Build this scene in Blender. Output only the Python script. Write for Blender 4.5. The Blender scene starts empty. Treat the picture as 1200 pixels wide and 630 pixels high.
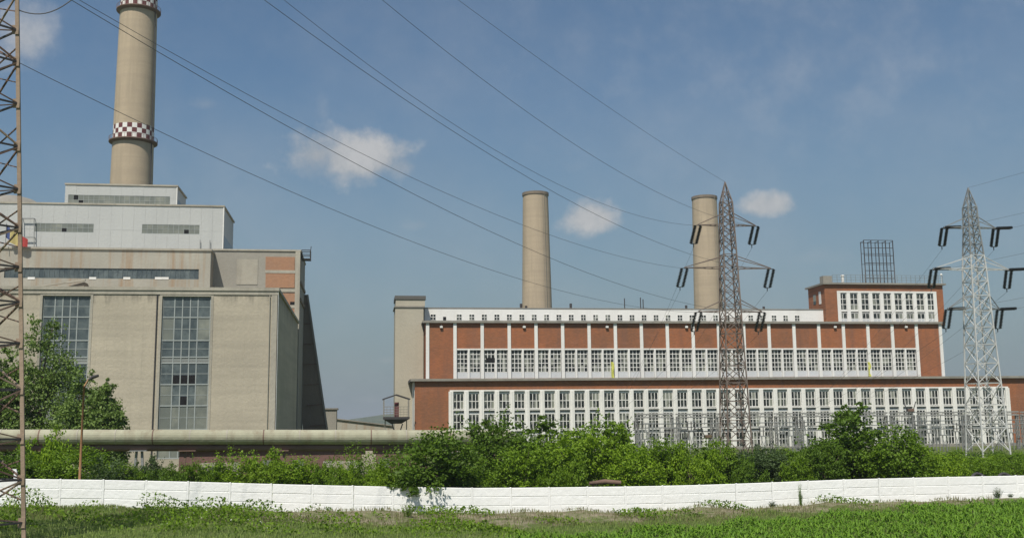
import bpy, math, random
import numpy as np
from mathutils import Vector, Matrix

random.seed(7)
rng = np.random.default_rng(7)
C = bpy.context.scene.collection
scene = bpy.context.scene
rad = math.radians

# ------------------------------------------------------------------ camera
FPX, YAW, PIT, ROL, EYE = 1240.0, rad(8.08), rad(8.39), rad(-0.645), 6.2
_F = Vector((math.sin(YAW) * math.cos(PIT), math.cos(YAW) * math.cos(PIT), math.sin(PIT)))
_r0 = Vector((math.cos(YAW), -math.sin(YAW), 0)); _u0 = _r0.cross(_F)
_R = _r0 * math.cos(ROL) + _u0 * math.sin(ROL); _U = _u0 * math.cos(ROL) - _r0 * math.sin(ROL)
cd = bpy.data.cameras.new('camera'); cam = bpy.data.objects.new('camera', cd); C.objects.link(cam)
cam.matrix_world = Matrix(((_R.x, _U.x, -_F.x, 0), (_R.y, _U.y, -_F.y, 0), (_R.z, _U.z, -_F.z, EYE), (0, 0, 0, 1)))
cd.sensor_width = 36.0; cd.lens = FPX / 1200 * 36; cd.clip_start = 0.5; cd.clip_end = 30000
scene.camera = cam


def P(x, y, Y):
    """point on the plane at distance Y seen at photo pixel x, y"""
    d = _F * FPX + _R * (x - 600) + _U * (315 - y)
    return Vector((0, 0, EYE)) + d * (Y / d.y)


def PX(x, Y, y=470): return P(x, y, Y).x
def PZ(x, y, Y): return P(x, y, Y).z


# ------------------------------------------------------------------ light
SUN_AZ, SUN_EL = rad(24), rad(56)
to_sun = Vector((-math.sin(SUN_AZ) * math.cos(SUN_EL), -math.cos(SUN_AZ) * math.cos(SUN_EL), math.sin(SUN_EL)))
sd = bpy.data.lights.new('sun', 'SUN'); sun = bpy.data.objects.new('sun', sd); C.objects.link(sun)
sd.energy = 4.9; sd.angle = rad(0.6); sd.color = (1.0, 0.94, 0.84)
sun.rotation_euler = to_sun.to_track_quat('Z', 'Y').to_euler(); sun.location = (0, -20, 60)

world = bpy.data.worlds.new('World'); scene.world = world; world.use_nodes = True
wt = world.node_tree; wt.nodes.clear()


def wn(t, **k):
    n = wt.nodes.new(t)
    for a, b in k.items(): setattr(n, a, b)
    return n


def wmath(op, a, b=None, c=None, clamp=False):
    n = wn('ShaderNodeMath', operation=op, use_clamp=clamp)
    for i, v in enumerate((a, b, c)):
        if v is None: continue
        if isinstance(v, (int, float)): n.inputs[i].default_value = v
        else: wt.links.new(v, n.inputs[i])
    return n.outputs[0]


sky = wn('ShaderNodeTexSky', sky_type='NISHITA', sun_disc=False, sun_elevation=SUN_EL, sun_rotation=math.pi + SUN_AZ)
sky.air_density = 1.25; sky.dust_density = 1.0; sky.ozone_density = 1.6; sky.altitude = 100
tc = wn('ShaderNodeTexCoord'); DIR = tc.outputs['Generated']
nz = wn('ShaderNodeTexNoise'); nz.inputs['Scale'].default_value = 22; nz.inputs['Detail'].default_value = 7
nz.inputs['Roughness'].default_value = 0.6
wt.links.new(DIR, nz.inputs['Vector'])
nz2 = wn('ShaderNodeTexNoise'); nz2.inputs['Scale'].default_value = 4.5; nz2.inputs['Detail'].default_value = 6
nz2.inputs['Roughness'].default_value = 0.62
wt.links.new(DIR, nz2.inputs['Vector'])


def wdot(v):
    n = wn('ShaderNodeVectorMath', operation='DOT_PRODUCT'); wt.links.new(DIR, n.inputs[0]); n.inputs[1].default_value = v
    return n.outputs['Value']


def cloud(x, y, wx, wy, soft, dens):
    """a small cumulus in the direction of photo pixel x, y"""
    d = (_F * FPX + _R * (x - 600) + _U * (315 - y)).normalized()
    r = d.cross(Vector((0, 0, 1))).normalized(); u = r.cross(d)
    a = wmath('DIVIDE', wdot(r), wx / FPX); b = wmath('DIVIDE', wdot(u), wy / FPX)
    b = wmath('ADD', b, wmath('MULTIPLY', wmath('LESS_THAN', b, 0.0), wmath('MULTIPLY', b, 0.25)))
    q = wmath('SQRT', wmath('ADD', wmath('MULTIPLY', a, a), wmath('MULTIPLY', b, b)))
    q = wmath('SUBTRACT', 1.0, q)
    q = wmath('ADD', q, wmath('MULTIPLY', wmath('SUBTRACT', nz.outputs['Fac'], 0.5), 1.7))
    q = wmath('MULTIPLY', wmath('GREATER_THAN', wdot(d), 0.0), wmath('DIVIDE', q, soft), clamp=True)
    q = wmath('MULTIPLY', q, wmath('MULTIPLY', q, wmath('SUBTRACT', 3.0, wmath('MULTIPLY', q, 2.0))))
    return wmath('MULTIPLY', q, dens)


m = None
for a in [(420, 188, 96, 46, 0.75, 0.85), (372, 182, 52, 46, 0.85, 0.8), (465, 196, 50, 30, 1.1, 0.65), (378, 130, 16, 40, 1.6, 0.22), (694, 257, 46, 30, 0.75, 0.85), (899, 241, 48, 22, 0.75, 0.8), (28, 45, 46, 50, 1.1, 0.7),
          (240, 122, 26, 12, 1.0, 0.18), (490, 264, 36, 16, 1.1, 0.2), (430, 468, 40, 10, 1.0, 0.24), (455, 422, 20, 8, 1.0, 0.2), (960, 300, 50, 22, 1.1, 0.15),
          (980, 70, 480, 220, 2.6, 0.5), (620, 60, 200, 140, 2.6, 0.35), (230, 210, 220, 100, 2.6, 0.3), (-180, 160, 120, 60, 1.0, 0.5), (1420, 120, 130, 50, 1.0, 0.5), (1500, 330, 90, 30, 1.0, 0.5)]:
    o = cloud(*a); m = o if m is None else wmath('MAXIMUM', m, o)
# thin veil of high cloud over the whole sky
veil = wmath('MULTIPLY', wmath('SUBTRACT', nz2.outputs['Fac'], 0.42, clamp=True), 0.55, clamp=True)
m = wmath('MAXIMUM', m, veil)
mx = wn('ShaderNodeMix', data_type='RGBA'); wt.links.new(m, mx.inputs['Factor'])
tint = wn('ShaderNodeMix', data_type='RGBA', blend_type='MULTIPLY'); tint.inputs['Factor'].default_value = 1
wt.links.new(sky.outputs[0], tint.inputs['A']); tint.inputs['B'].default_value = (0.79, 0.955, 1.06, 1)
hz_ = wn('ShaderNodeMix', data_type='RGBA')                    # hazy lower sky, the same all round
sz = wn('ShaderNodeSeparateXYZ'); wt.links.new(DIR, sz.inputs[0])
hf = wmath('MULTIPLY', wmath('POWER', wmath('SUBTRACT', 1.0, wmath('DIVIDE', wmath('MAXIMUM', sz.outputs['Z'], 0.0), 0.32), clamp=True), 1.2), 0.95)
wt.links.new(hf, hz_.inputs['Factor']); wt.links.new(tint.outputs['Result'], hz_.inputs['A']); hz_.inputs['B'].default_value = (2.85, 3.7, 4.2, 1)
wt.links.new(hz_.outputs['Result'], mx.inputs['A']); 
ccol = wn('ShaderNodeMix', data_type='RGBA'); cr = wn('ShaderNodeMapRange'); cr.inputs['From Min'].default_value = 0.38; cr.inputs['From Max'].default_value = 0.62
wt.links.new(nz.outputs['Fac'], cr.inputs['Value']); wt.links.new(cr.outputs[0], ccol.inputs['Factor'])
ccol.inputs['A'].default_value = (5.4, 5.6, 5.8, 1); ccol.inputs['B'].default_value = (7.6, 7.5, 7.4, 1)
wt.links.new(ccol.outputs['Result'], mx.inputs['B'])
bg = wn('ShaderNodeBackground'); bg.inputs['Strength'].default_value = 0.075
wt.links.new(mx.outputs['Result'], bg.inputs['Color'])
wo = wn('ShaderNodeOutputWorld'); wt.links.new(bg.outputs[0], wo.inputs['Surface'])

vs = scene.view_settings; vs.view_transform = 'Standard'; vs.look = 'None'; vs.exposure = 0.0; vs.gamma = 1.0


# ------------------------------------------------------------------ materials
class N:
    def __init__(s, name):
        s.m = bpy.data.materials.new(name); s.m.use_nodes = True; s.t = s.m.node_tree; s.t.nodes.clear()
        s.out = s.n('ShaderNodeOutputMaterial'); s.b = s.n('ShaderNodeBsdfPrincipled'); s.l(s.b.outputs[0], s.out.inputs[0])
        s.geo = s.n('ShaderNodeNewGeometry'); s.pos = s.geo.outputs['Position']

    def n(s, t, **k):
        n = s.t.nodes.new(t)
        for a, b in k.items(): setattr(n, a, b)
        return n

    def l(s, a, b): s.t.links.new(a, b)

    def noise(s, scale, stretch=(1, 1, 1), detail=5, rough=0.6, lo=0.35, hi=0.65, vec=None):
        mp = s.n('ShaderNodeMapping'); mp.inputs['Scale'].default_value = stretch; s.l(vec or s.pos, mp.inputs['Vector'])
        t = s.n('ShaderNodeTexNoise'); t.inputs['Scale'].default_value = scale; t.inputs['Detail'].default_value = detail
        t.inputs['Roughness'].default_value = rough; s.l(mp.outputs[0], t.inputs['Vector'])
        r = s.n('ShaderNodeMapRange'); r.inputs['From Min'].default_value = lo; r.inputs['From Max'].default_value = hi; s.l(t.outputs['Fac'], r.inputs['Value'])
        return r.outputs[0]

    def mix(s, fac, a, b, blend='MIX'):
        x = s.n('ShaderNodeMix', data_type='RGBA', blend_type=blend)
        for v, k in ((fac, 'Factor'), (a, 'A'), (b, 'B')):
            if isinstance(v, (int, float)): x.inputs[k].default_value = v
            elif isinstance(v, tuple): x.inputs[k].default_value = v + (1,)
            else: s.l(v, x.inputs[k])
        return x.outputs['Result']

    def math(s, op, a, b=None, clamp=False):
        x = s.n('ShaderNodeMath', operation=op, use_clamp=clamp)
        for i, v in enumerate((a, b)):
            if v is None: continue
            if isinstance(v, (int, float)): x.inputs[i].default_value = v
            else: s.l(v, x.inputs[i])
        return x.outputs[0]

    def done(s, col, rough=0.85, bump=None, dist=0.02, spec=0.3, metal=0):
        s.l(col, s.b.inputs['Base Color']) if not isinstance(col, tuple) else setattr(s.b.inputs['Base Color'], 'default_value', col + (1,))
        s.b.inputs['Roughness'].default_value = rough; s.b.inputs['Specular IOR Level'].default_value = spec; s.b.inputs['Metallic'].default_value = metal
        if bump is not None:
            bp = s.n('ShaderNodeBump'); bp.inputs['Strength'].default_value = 0.6; bp.inputs['Distance'].default_value = dist
            s.l(bump, bp.inputs['Height']); s.l(bp.outputs[0], s.b.inputs['Normal'])
        return s.m


def weathered(name, c, dirt, streak_c=None, streak=0.35, patch=0.3, fine=0.15, rough=0.88, horiz=0.0, var=0.0, stain=None):
    """plaster / concrete: large patches, run-off streaks, fine grain, optional horizontal lift lines"""
    s = N(name)
    col = s.mix(s.math('MULTIPLY', s.noise(0.13), patch), c, dirt)
    if streak: col = s.mix(s.math('MULTIPLY', s.noise(0.8, (1, 1, 0.06), lo=0.48, hi=0.75), streak), col, streak_c or dirt)
    if horiz: col = s.mix(s.math('MULTIPLY', s.noise(0.9, (0.04, 0.04, 1.2), detail=2, lo=0.4, hi=0.7), horiz), col, dirt)
    if stain:                                                 # run-off stains that start at the parapet and end raggedly below it
        sp_ = s.n('ShaderNodeSeparateXYZ'); s.l(s.pos, sp_.inputs[0])
        zz = s.math('ADD', sp_.outputs['Z'], s.math('MULTIPLY', s.math('SUBTRACT', s.noise(0.9, (1, 1, 0.12), detail=7, lo=0.2, hi=0.8), 0.5), stain[1] * 2.2))
        mr = s.n('ShaderNodeMapRange'); s.l(zz, mr.inputs['Value']); mr.inputs['From Min'].default_value = stain[0] - stain[1]; mr.inputs['From Max'].default_value = stain[0]
        col = s.mix(s.math('MULTIPLY', s.math('MULTIPLY', mr.outputs[0], s.noise(1.6, detail=7, lo=0.28, hi=0.52)), stain[2]), col, stain[3])
        col = s.mix(s.math('MULTIPLY', s.noise(1.9, (1, 1, 0.02), detail=3, lo=0.62, hi=0.78), 0.4), col, stain[3])
    g = s.noise(2.4, detail=6, lo=0.3, hi=0.7)
    col = s.mix(s.math('MULTIPLY', g, fine), col, tuple(v * 0.55 for v in c))
    if var:
        oi = s.n('ShaderNodeObjectInfo'); col = s.mix(s.math('MULTIPLY', oi.outputs['Random'], var), col, dirt)
    return s.done(col, rough, g, 0.03)


M = {}
M['hall'] = weathered('hall concrete', (0.50, 0.445, 0.345), (0.34, 0.305, 0.24), streak=0.35, patch=0.55, horiz=0.55, fine=0.25, stain=(25.7, 2.2, 1.0, (0.17, 0.155, 0.125)))
M['hall_trim'] = weathered('hall trim concrete', (0.43, 0.40, 0.33), (0.22, 0.20, 0.165), streak=0.6, patch=0.5)
M['mid'] = weathered('stained concrete', (0.40, 0.38, 0.32), (0.27, 0.25, 0.21), (0.30, 0.17, 0.075), 0.85, 0.5)
M['block'] = weathered('grey block concrete', (0.33, 0.31, 0.265), (0.24, 0.225, 0.195), streak=0.4, patch=0.6)
M['cladding'] = weathered('pale metal cladding', (0.455, 0.465, 0.45), (0.36, 0.37, 0.37), streak=0.3, patch=0.25, fine=0.06, rough=0.6)
M['plaster'] = weathered('beige plaster', (0.47, 0.43, 0.34), (0.36, 0.33, 0.265), streak=0.25, patch=0.4)
M['white'] = weathered('white paint', (0.80, 0.79, 0.755), (0.60, 0.585, 0.54), streak=0.3, patch=0.3, fine=0.06, var=0.25)
M['spandrel'] = weathered('pale spandrel', (0.60, 0.62, 0.63), (0.45, 0.46, 0.46), streak=0.3, patch=0.4, fine=0.08)
M['fence'] = weathered('whitewashed concrete', (0.88, 0.88, 0.87), (0.68, 0.68, 0.64), streak=0.12, patch=0.15, fine=0.05, var=0.12)
M['roof'] = weathered('roof felt', (0.13, 0.125, 0.115), (0.08, 0.078, 0.072), streak=0)
M['eave'] = weathered('weathered cornice', (0.30, 0.28, 0.24), (0.17, 0.16, 0.14), streak=0.5, patch=0.6)
M['pipe'] = weathered('pipe insulation', (0.42, 0.41, 0.30), (0.29, 0.28, 0.20), (0.17, 0.105, 0.065), 0.7, 0.7, fine=0.35)
M['rust'] = weathered('rusty steel', (0.20, 0.13, 0.10), (0.12, 0.075, 0.055), streak=0.5, patch=0.6, rough=0.8)
M['lamp_rust'] = weathered('rusty orange steel', (0.36, 0.19, 0.09), (0.24, 0.13, 0.07), streak=0.5, patch=0.6, rough=0.8)
M['leg'] = weathered('old painted steel', (0.34, 0.26, 0.19), (0.24, 0.17, 0.12), streak=0.5, patch=0.6, rough=0.75)
M['dark_steel'] = weathered('dark steel', (0.055, 0.052, 0.055), (0.035, 0.032, 0.03), streak=0.3, rough=0.7)
M['grey_steel'] = weathered('galvanised steel', (0.24, 0.25, 0.245), (0.16, 0.16, 0.155), streak=0.4, patch=0.5, rough=0.6)
M['pale_steel'] = weathered('pale painted steel', (0.58, 0.585, 0.57), (0.40, 0.40, 0.385), streak=0.45, patch=0.7, rough=0.6)
M['gantry_steel'] = weathered('pale gantry concrete', (0.30, 0.30, 0.285), (0.20, 0.20, 0.19), streak=0.4, patch=0.5)
M['pylon_brown'] = weathered('weathered brown steel', (0.20, 0.155, 0.13), (0.13, 0.105, 0.09), streak=0.5, patch=0.7, rough=0.75)
M['ins'] = N('brown porcelain').done((0.022, 0.025, 0.024), 0.35, spec=0.5)
M['ins_pale'] = N('grey porcelain').done((0.30, 0.32, 0.31), 0.4, spec=0.5)
M['ins_brown'] = N('dark brown porcelain').done((0.06, 0.055, 0.05), 0.4, spec=0.5)
M['wire'] = N('aluminium conductor').done((0.10, 0.10, 0.105), 0.6)
M['red'] = weathered('red paint', (0.14, 0.042, 0.045), (0.10, 0.04, 0.04), streak=0.3)
M['stack'] = weathered('stack concrete', (0.47, 0.38, 0.27), (0.36, 0.295, 0.215), (0.28, 0.235, 0.17), 0.55, 0.5, horiz=0.45)
M['stack_dark'] = weathered('sooty concrete', (0.22, 0.18, 0.14), (0.13, 0.11, 0.09), streak=0.6)
M['orange_brick'] = weathered('orange brick', (0.40, 0.21, 0.12), (0.30, 0.19, 0.13), streak=0.5, patch=0.8, fine=0.35)
M['low_brick'] = weathered('faded pink brick', (0.19, 0.105, 0.09), (0.13, 0.085, 0.075), streak=0.4, patch=0.6)
M['yellow'] = N('yellow cloth').done((0.55, 0.55, 0.12), 0.8)
M['flag_red'] = N('red cloth').done((0.38, 0.05, 0.045), 0.8)
M['flag_yellow'] = N('golden cloth').done((0.48, 0.40, 0.16), 0.8)
M['flag_blue'] = N('blue cloth').done((0.06, 0.09, 0.22), 0.8)
M['bark'] = weathered('bark', (0.13, 0.10, 0.075), (0.075, 0.06, 0.045), streak=0.5)

s = N('red brick')
col = s.mix(s.noise(0.11, detail=7, lo=0.33, hi=0.67), (0.345, 0.125, 0.055), (0.24, 0.105, 0.054))
br = s.n('ShaderNodeTexBrick'); mp = s.n('ShaderNodeMapping'); mp.inputs['Rotation'].default_value = (rad(-90), 0, 0); s.l(s.pos, mp.inputs['Vector']); s.l(mp.outputs[0], br.inputs['Vector'])
br.inputs['Scale'].default_value = 1; br.inputs['Brick Width'].default_value = 0.5; br.inputs['Row Height'].default_value = 0.16; br.inputs['Mortar Size'].default_value = 0.012
for k, v in (('Color1', (1.12, 1.08, 1.05)), ('Color2', (0.82, 0.84, 0.86)), ('Mortar', (1.1, 1.3, 1.4))): br.inputs[k].default_value = v + (1,)
col = s.mix(1.0, col, br.outputs['Color'], 'MULTIPLY')
col = s.mix(s.math('MULTIPLY', s.noise(0.6, (1, 1, 0.08), lo=0.48, hi=0.75), 0.5), col, (0.15, 0.085, 0.065))
col = s.mix(s.math('MULTIPLY', s.noise(0.9, (0.25, 0.25, 1.0), lo=0.55, hi=0.8), 0.3), col, (0.40, 0.21, 0.14))
M['brick'] = s.done(col, 0.9, br.outputs['Fac'], 0.01)


def glass(name, dark, light, scale, lo=0.45, hi=0.7, rough=0.12, spec=0.5, cell=None):
    s = N(name)
    oi = s.n('ShaderNodeObjectInfo')
    f = s.noise(scale, detail=3, lo=lo, hi=hi)
    f = s.math('MULTIPLY', f, s.math('ADD', 0.25, oi.outputs['Random']), clamp=True)
    col = s.mix(f, dark, light)
    if cell:
        sn = s.n('ShaderNodeVectorMath', operation='SNAP'); s.l(s.pos, sn.inputs[0]); sn.inputs[1].default_value = cell
        wnz = s.n('ShaderNodeTexWhiteNoise'); s.l(sn.outputs[0], wnz.inputs['Vector'])
        col = s.mix(s.math('GREATER_THAN', wnz.outputs['Value'], 0.86), col, tuple(v * 1.15 for v in light)); col = s.mix(s.math('LESS_THAN', wnz.outputs['Value'], 0.2), col, tuple(v * .5 for v in dark))
    return s.done(col, rough, spec=spec)


M['glass'] = glass('dark window glass', (0.018, 0.024, 0.022), (0.20, 0.21, 0.175), 1.1, cell=(0.76, 40, 1.6))
M['glass_hall'] = glass('dusty blue glass', (0.055, 0.072, 0.078), (0.125, 0.15, 0.15), 0.7, 0.35, 0.65, 0.3)
M['glass_strip'] = glass('dusty strip glass', (0.13, 0.145, 0.13), (0.24, 0.25, 0.21), 0.5, 0.3, 0.7, 0.45)
M['mullion'] = weathered('grey blue steel', (0.34, 0.37, 0.36), (0.24, 0.26, 0.25), streak=0.3)
M['spandrel_grey'] = weathered('grey infill board', (0.24, 0.25, 0.235), (0.17, 0.18, 0.17))
M['hole'] = N('dark interior').done((0.01, 0.01, 0.011), 0.9)


def leafmat(name, a, b, c):
    s = N(name)
    oi = s.n('ShaderNodeObjectInfo')
    col = s.mix(s.geo.outputs['Random Per Island'], a, b)
    col = s.mix(s.math('MULTIPLY', oi.outputs['Random'], 0.55), col, c)
    s.done(col, 0.55, spec=0.25)
    tr = s.n('ShaderNodeBsdfTranslucent'); s.l(s.mix(1.0, col, (1.0, 1.1, 0.5), 'MULTIPLY'), tr.inputs['Color'])
    ms = s.n('ShaderNodeMixShader'); ms.inputs[0].default_value = 0.3; s.l(s.b.outputs[0], ms.inputs[1]); s.l(tr.outputs[0], ms.inputs[2]); s.l(ms.outputs[0], s.out.inputs[0])
    return s.m


M['leaf'] = leafmat('bush leaves', (0.10, 0.185, 0.010), (0.185, 0.295, 0.016), (0.095, 0.17, 0.015))
M['leaf_bright'] = leafmat('bright leaves', (0.14, 0.25, 0.012), (0.24, 0.36, 0.02), (0.14, 0.23, 0.015))
M['leaf_dark'] = leafmat('dark leaves', (0.07, 0.135, 0.013), (0.13, 0.215, 0.018), (0.08, 0.145, 0.015))
M['leaf_tree'] = leafmat('tree leaves', (0.11, 0.18, 0.04), (0.21, 0.30, 0.075), (0.13, 0.19, 0.045))
M['leaf_grey'] = leafmat('grey green leaves', (0.06, 0.10, 0.035), (0.10, 0.15, 0.05), (0.07, 0.11, 0.05))
M['grass'] = leafmat('grass blades', (0.15, 0.245, 0.05), (0.28, 0.36, 0.10), (0.25, 0.28, 0.10))
M['dry_grass'] = leafmat('dry grass blades', (0.17, 0.165, 0.075), (0.24, 0.215, 0.11), (0.15, 0.14, 0.07))
M['crop'] = leafmat('crop leaves', (0.095, 0.205, 0.016), (0.19, 0.33, 0.03), (0.13, 0.23, 0.02))

s = N('ground soil and turf')
sp = s.n('ShaderNodeSeparateXYZ'); s.l(s.pos, sp.inputs[0])
turf = s.mix(s.noise(0.5), (0.075, 0.11, 0.03), (0.125, 0.145, 0.05))
soil = s.mix(s.noise(1.5), (0.19, 0.165, 0.11), (0.30, 0.255, 0.185))
yy = s.math('ADD', sp.outputs['Y'], s.math('MULTIPLY', s.math('SUBTRACT', s.noise(0.35, detail=6, lo=0.25, hi=0.75), 0.5), 9.0))
lim = s.n('ShaderNodeMapRange'); s.l(sp.outputs['X'], lim.inputs['Value']); lim.inputs['From Min'].default_value = 14; lim.inputs['From Max'].default_value = 24; lim.inputs['To Min'].default_value = 71.5; lim.inputs['To Max'].default_value = 76.5
band = s.math('MULTIPLY', s.math('GREATER_THAN', yy, lim.outputs[0]), s.math('LESS_THAN', yy, 90.0))
xx = s.math('ADD', sp.outputs['X'], s.math('MULTIPLY', s.math('SUBTRACT', s.noise(0.2), 0.5), 12.0))
band = s.math('MULTIPLY', band, s.math('GREATER_THAN', xx, -10.0))
g = s.noise(3.0, detail=7, lo=0.2, hi=0.8)
M['ground'] = s.done(s.mix(s.math('MULTIPLY', band, s.noise(0.9, detail=6, lo=0.3, hi=0.6)), turf, soil), 0.95, g, 0.12, spec=0.1)
s = N('wooded hill'); M['hill'] = s.done(s.mix(s.noise(0.02, detail=8), (0.06, 0.085, 0.05), (0.12, 0.13, 0.08)), 0.95, spec=0.1)


# ------------------------------------------------------------------ mesh helpers
class MB:
    def __init__(s): s.v = []; s.f = []; s.mi = []

    def add(s, vs_, fs, mi=0):
        o = len(s.v); s.v += [tuple(q) for q in vs_]
        s.f += [tuple(o + i for i in q) for q in fs]; s.mi += [mi] * len(fs); return s

    def box(s, x0, x1, y0, y1, z0, z1, mi=0):
        if x0 > x1: x0, x1 = x1, x0
        if y0 > y1: y0, y1 = y1, y0
        if z0 > z1: z0, z1 = z1, z0
        return s.add([(x0, y0, z0), (x1, y0, z0), (x1, y1, z0), (x0, y1, z0), (x0, y0, z1), (x1, y0, z1), (x1, y1, z1), (x0, y1, z1)],
                     [(0, 1, 5, 4), (1, 2, 6, 5), (2, 3, 7, 6), (3, 0, 4, 7), (4, 5, 6, 7), (3, 2, 1, 0)], mi)

    def bar(s, a, b, w, h=None, mi=0):
        """square bar from a to b"""
        a = Vector(a); b = Vector(b); d = (b - a)
        if d.length < 1e-6: return s
        d.normalize(); up = Vector((0, 0, 1)) if abs(d.z) < 0.9 else Vector((0, 1, 0))
        r = d.cross(up).normalized() * (w / 2); u = r.normalized().cross(d) * ((h or w) / 2)
        return s.add([a - r - u, a + r - u, a + r + u, a - r + u, b - r - u, b + r - u, b + r + u, b - r + u],
                     [(3, 2, 1, 0), (4, 5, 6, 7), (0, 1, 5, 4), (1, 2, 6, 5), (2, 3, 7, 6), (3, 0, 4, 7)], mi)

    def tube(s, pts, r, n=8, mi=0, cap=True):
        pts = [Vector(p) for p in pts]; k = len(pts); rs = r if isinstance(r, (list, tuple)) else [r] * k
        ring = []
        for i, p in enumerate(pts):
            d = (pts[min(i + 1, k - 1)] - pts[max(i - 1, 0)]).normalized()
            up = Vector((0, 0, 1)) if abs(d.z) < 0.95 else Vector((0, 1, 0))
            a = d.cross(up).normalized(); b = a.cross(d)
            ring += [p + (a * math.cos(2 * math.pi * j / n) + b * math.sin(2 * math.pi * j / n)) * rs[i] for j in range(n)]
        fs = [(i * n + j, i * n + (j + 1) % n, (i + 1) * n + (j + 1) % n, (i + 1) * n + j) for i in range(k - 1) for j in range(n)]
        if cap: fs += [tuple(range(n)), tuple((k - 1) * n + j for j in reversed(range(n)))]
        return s.add(ring, fs, mi)

    def lathe(s, prof, n=32, c=(0, 0), mi=0, cap=True):
        ring = [(c[0] + r * math.cos(2 * math.pi * j / n), c[1] + r * math.sin(2 * math.pi * j / n), z) for r, z in prof for j in range(n)]
        k = len(prof)
        fs = [(i * n + j, i * n + (j + 1) % n, (i + 1) * n + (j + 1) % n, (i + 1) * n + j) for i in range(k - 1) for j in range(n)]
        if cap: fs += [tuple((k - 1) * n + j for j in range(n))]
        return s.add(ring, fs, mi)

    def build(s, name, mat, parent=None, at=None, smooth=False, world=True):
        """one mesh object; world=True: vertices are world positions, moved into the parent's frame"""
        off = Vector((0, 0, 0))
        if world and parent is not None:
            q = parent
            while q is not None: off += q.location; q = q.parent
        if at is not None: off = off + Vector(at) if world else off
        me = bpy.data.meshes.new(name)
        me.from_pydata([(v[0] - off.x, v[1] - off.y, v[2] - off.z) for v in s.v] if world else s.v, [], s.f)
        for q in (mat if isinstance(mat, (list, tuple)) else [mat]): me.materials.append(M[q])
        if any(s.mi): me.polygons.foreach_set('material_index', s.mi)
        if smooth: me.polygons.foreach_set('use_smooth', [True] * len(me.polygons))
        me.update()
        return inst(name, me, parent, at if at is not None else (0, 0, 0))


def inst(name, me, parent=None, loc=(0, 0, 0), rot=None, scale=None):
    o = bpy.data.objects.new(name, me); C.objects.link(o); o.parent = parent; o.location = loc
    if rot: o.rotation_euler = rot
    if scale: o.scale = scale
    return o


def tag(o, label, cat, group=None):
    o['label'] = label; o['category'] = cat
    if group: o['group'] = group
    return o


def thing(name, label, cat, loc=(0, 0, 0), group=None):
    o = bpy.data.objects.new(name, None); C.objects.link(o); o.location = loc; o.empty_display_size = 0.5
    return tag(o, label, cat, group)


def struct(o): o['kind'] = 'structure'; return o
def stuff(o): o['kind'] = 'stuff'; return o


def wall_with_hole(mb, x0, x1, z0, z1, y0, y1, hx0, hx1, hz0, hz1):
    """slab x0..x1, z0..z1, y0..y1 with one rectangular opening"""
    mb.box(x0, hx0, y0, y1, z0, z1); mb.box(hx1, x1, y0, y1, z0, z1)
    mb.box(hx0, hx1, y0, y1, z0, hz0); mb.box(hx0, hx1, y0, y1, hz1, z1)


def quads(name, V, mat, parent=None, loc=(0, 0, 0)):
    """V: (n,4,3) separate quads"""
    V = np.asarray(V, np.float32); n = len(V)
    me = bpy.data.meshes.new(name or 'foliage'); me.vertices.add(n * 4); me.vertices.foreach_set('co', V.reshape(-1))
    me.loops.add(n * 4); me.loops.foreach_set('vertex_index', np.arange(n * 4, dtype=np.int32))
    me.polygons.add(n); me.polygons.foreach_set('loop_start', np.arange(0, n * 4, 4, dtype=np.int32))
    me.polygons.foreach_set('loop_total', np.full(n, 4, np.int32))
    me.materials.append(M[mat]); me.update(calc_edges=True); me.validate()
    return inst(name, me, parent, loc) if name else me


# ------------------------------------------------------------------ ground
YF = 81.0                                                     # the fence stands 81 m away
FT = [(-60, 559.5), (29, 560.8), (120, 562), (219, 564), (317, 566.7), (367, 568), (465, 570), (560, 571.5), (620, 571), (743, 569.6), (837, 567.5), (900, 565), (1004, 561), (1088, 559), (1200, 556.8), (1300, 555)]
FTX = [P(x, y, YF) for x, y in FT]
FH = 2.0


def fence_top(X): return float(np.interp(X, [p.x for p in FTX], [p.z for p in FTX]))


def sm(a, b, t):
    t = min(1, max(0, (t - a) / (b - a))); return t * t * (3 - 2 * t)


def ground_z(X, Y):
    zf = fence_top(X) - FH
    z = zf + (0.16 + 0.26 * sm(-10, -2, X)) * math.exp(-((Y - 79.3) / 2.4) ** 2) * (0.6 + 0.4 * math.sin(X * 0.9) * math.sin(X * 0.37 + 1))
    z += 0.06 * math.sin(X * 0.7 + Y * 0.5) + 0.05 * math.sin(X * 1.9 - Y * 1.3)
    if Y > 84: z = z * (1 - sm(84, 104, Y)) + 0.5 * sm(84, 104, Y)
    if Y < 60: z = z * sm(20, 60, Y) + (-0.2) * (1 - sm(20, 60, Y))
    far = max(abs(X) - 90, 0)
    return z * (1 - sm(0, 40, far)) + 0.4 * sm(0, 40, far)


xs = [-9000, -3000, -1000, -400, -200] + list(np.arange(-120, 181, 1.5)) + [240, 400, 1000, 3000, 9000]
ys = [-9000, -3000, -800, -200, -60, 0, 20, 40, 50] + list(np.arange(56, 108, 1.0)) + [120, 140, 170, 220, 300, 500, 1000, 2500, 5000, 12000]
gm = MB(); nx = len(xs)
gm.add([(x, y, ground_z(x, y)) for y in ys for x in xs], [(j * nx + i, j * nx + i + 1, (j + 1) * nx + i + 1, (j + 1) * nx + i) for j in range(len(ys) - 1) for i in range(nx - 1)])
struct(gm.build('ground', 'ground', smooth=True))

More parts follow.
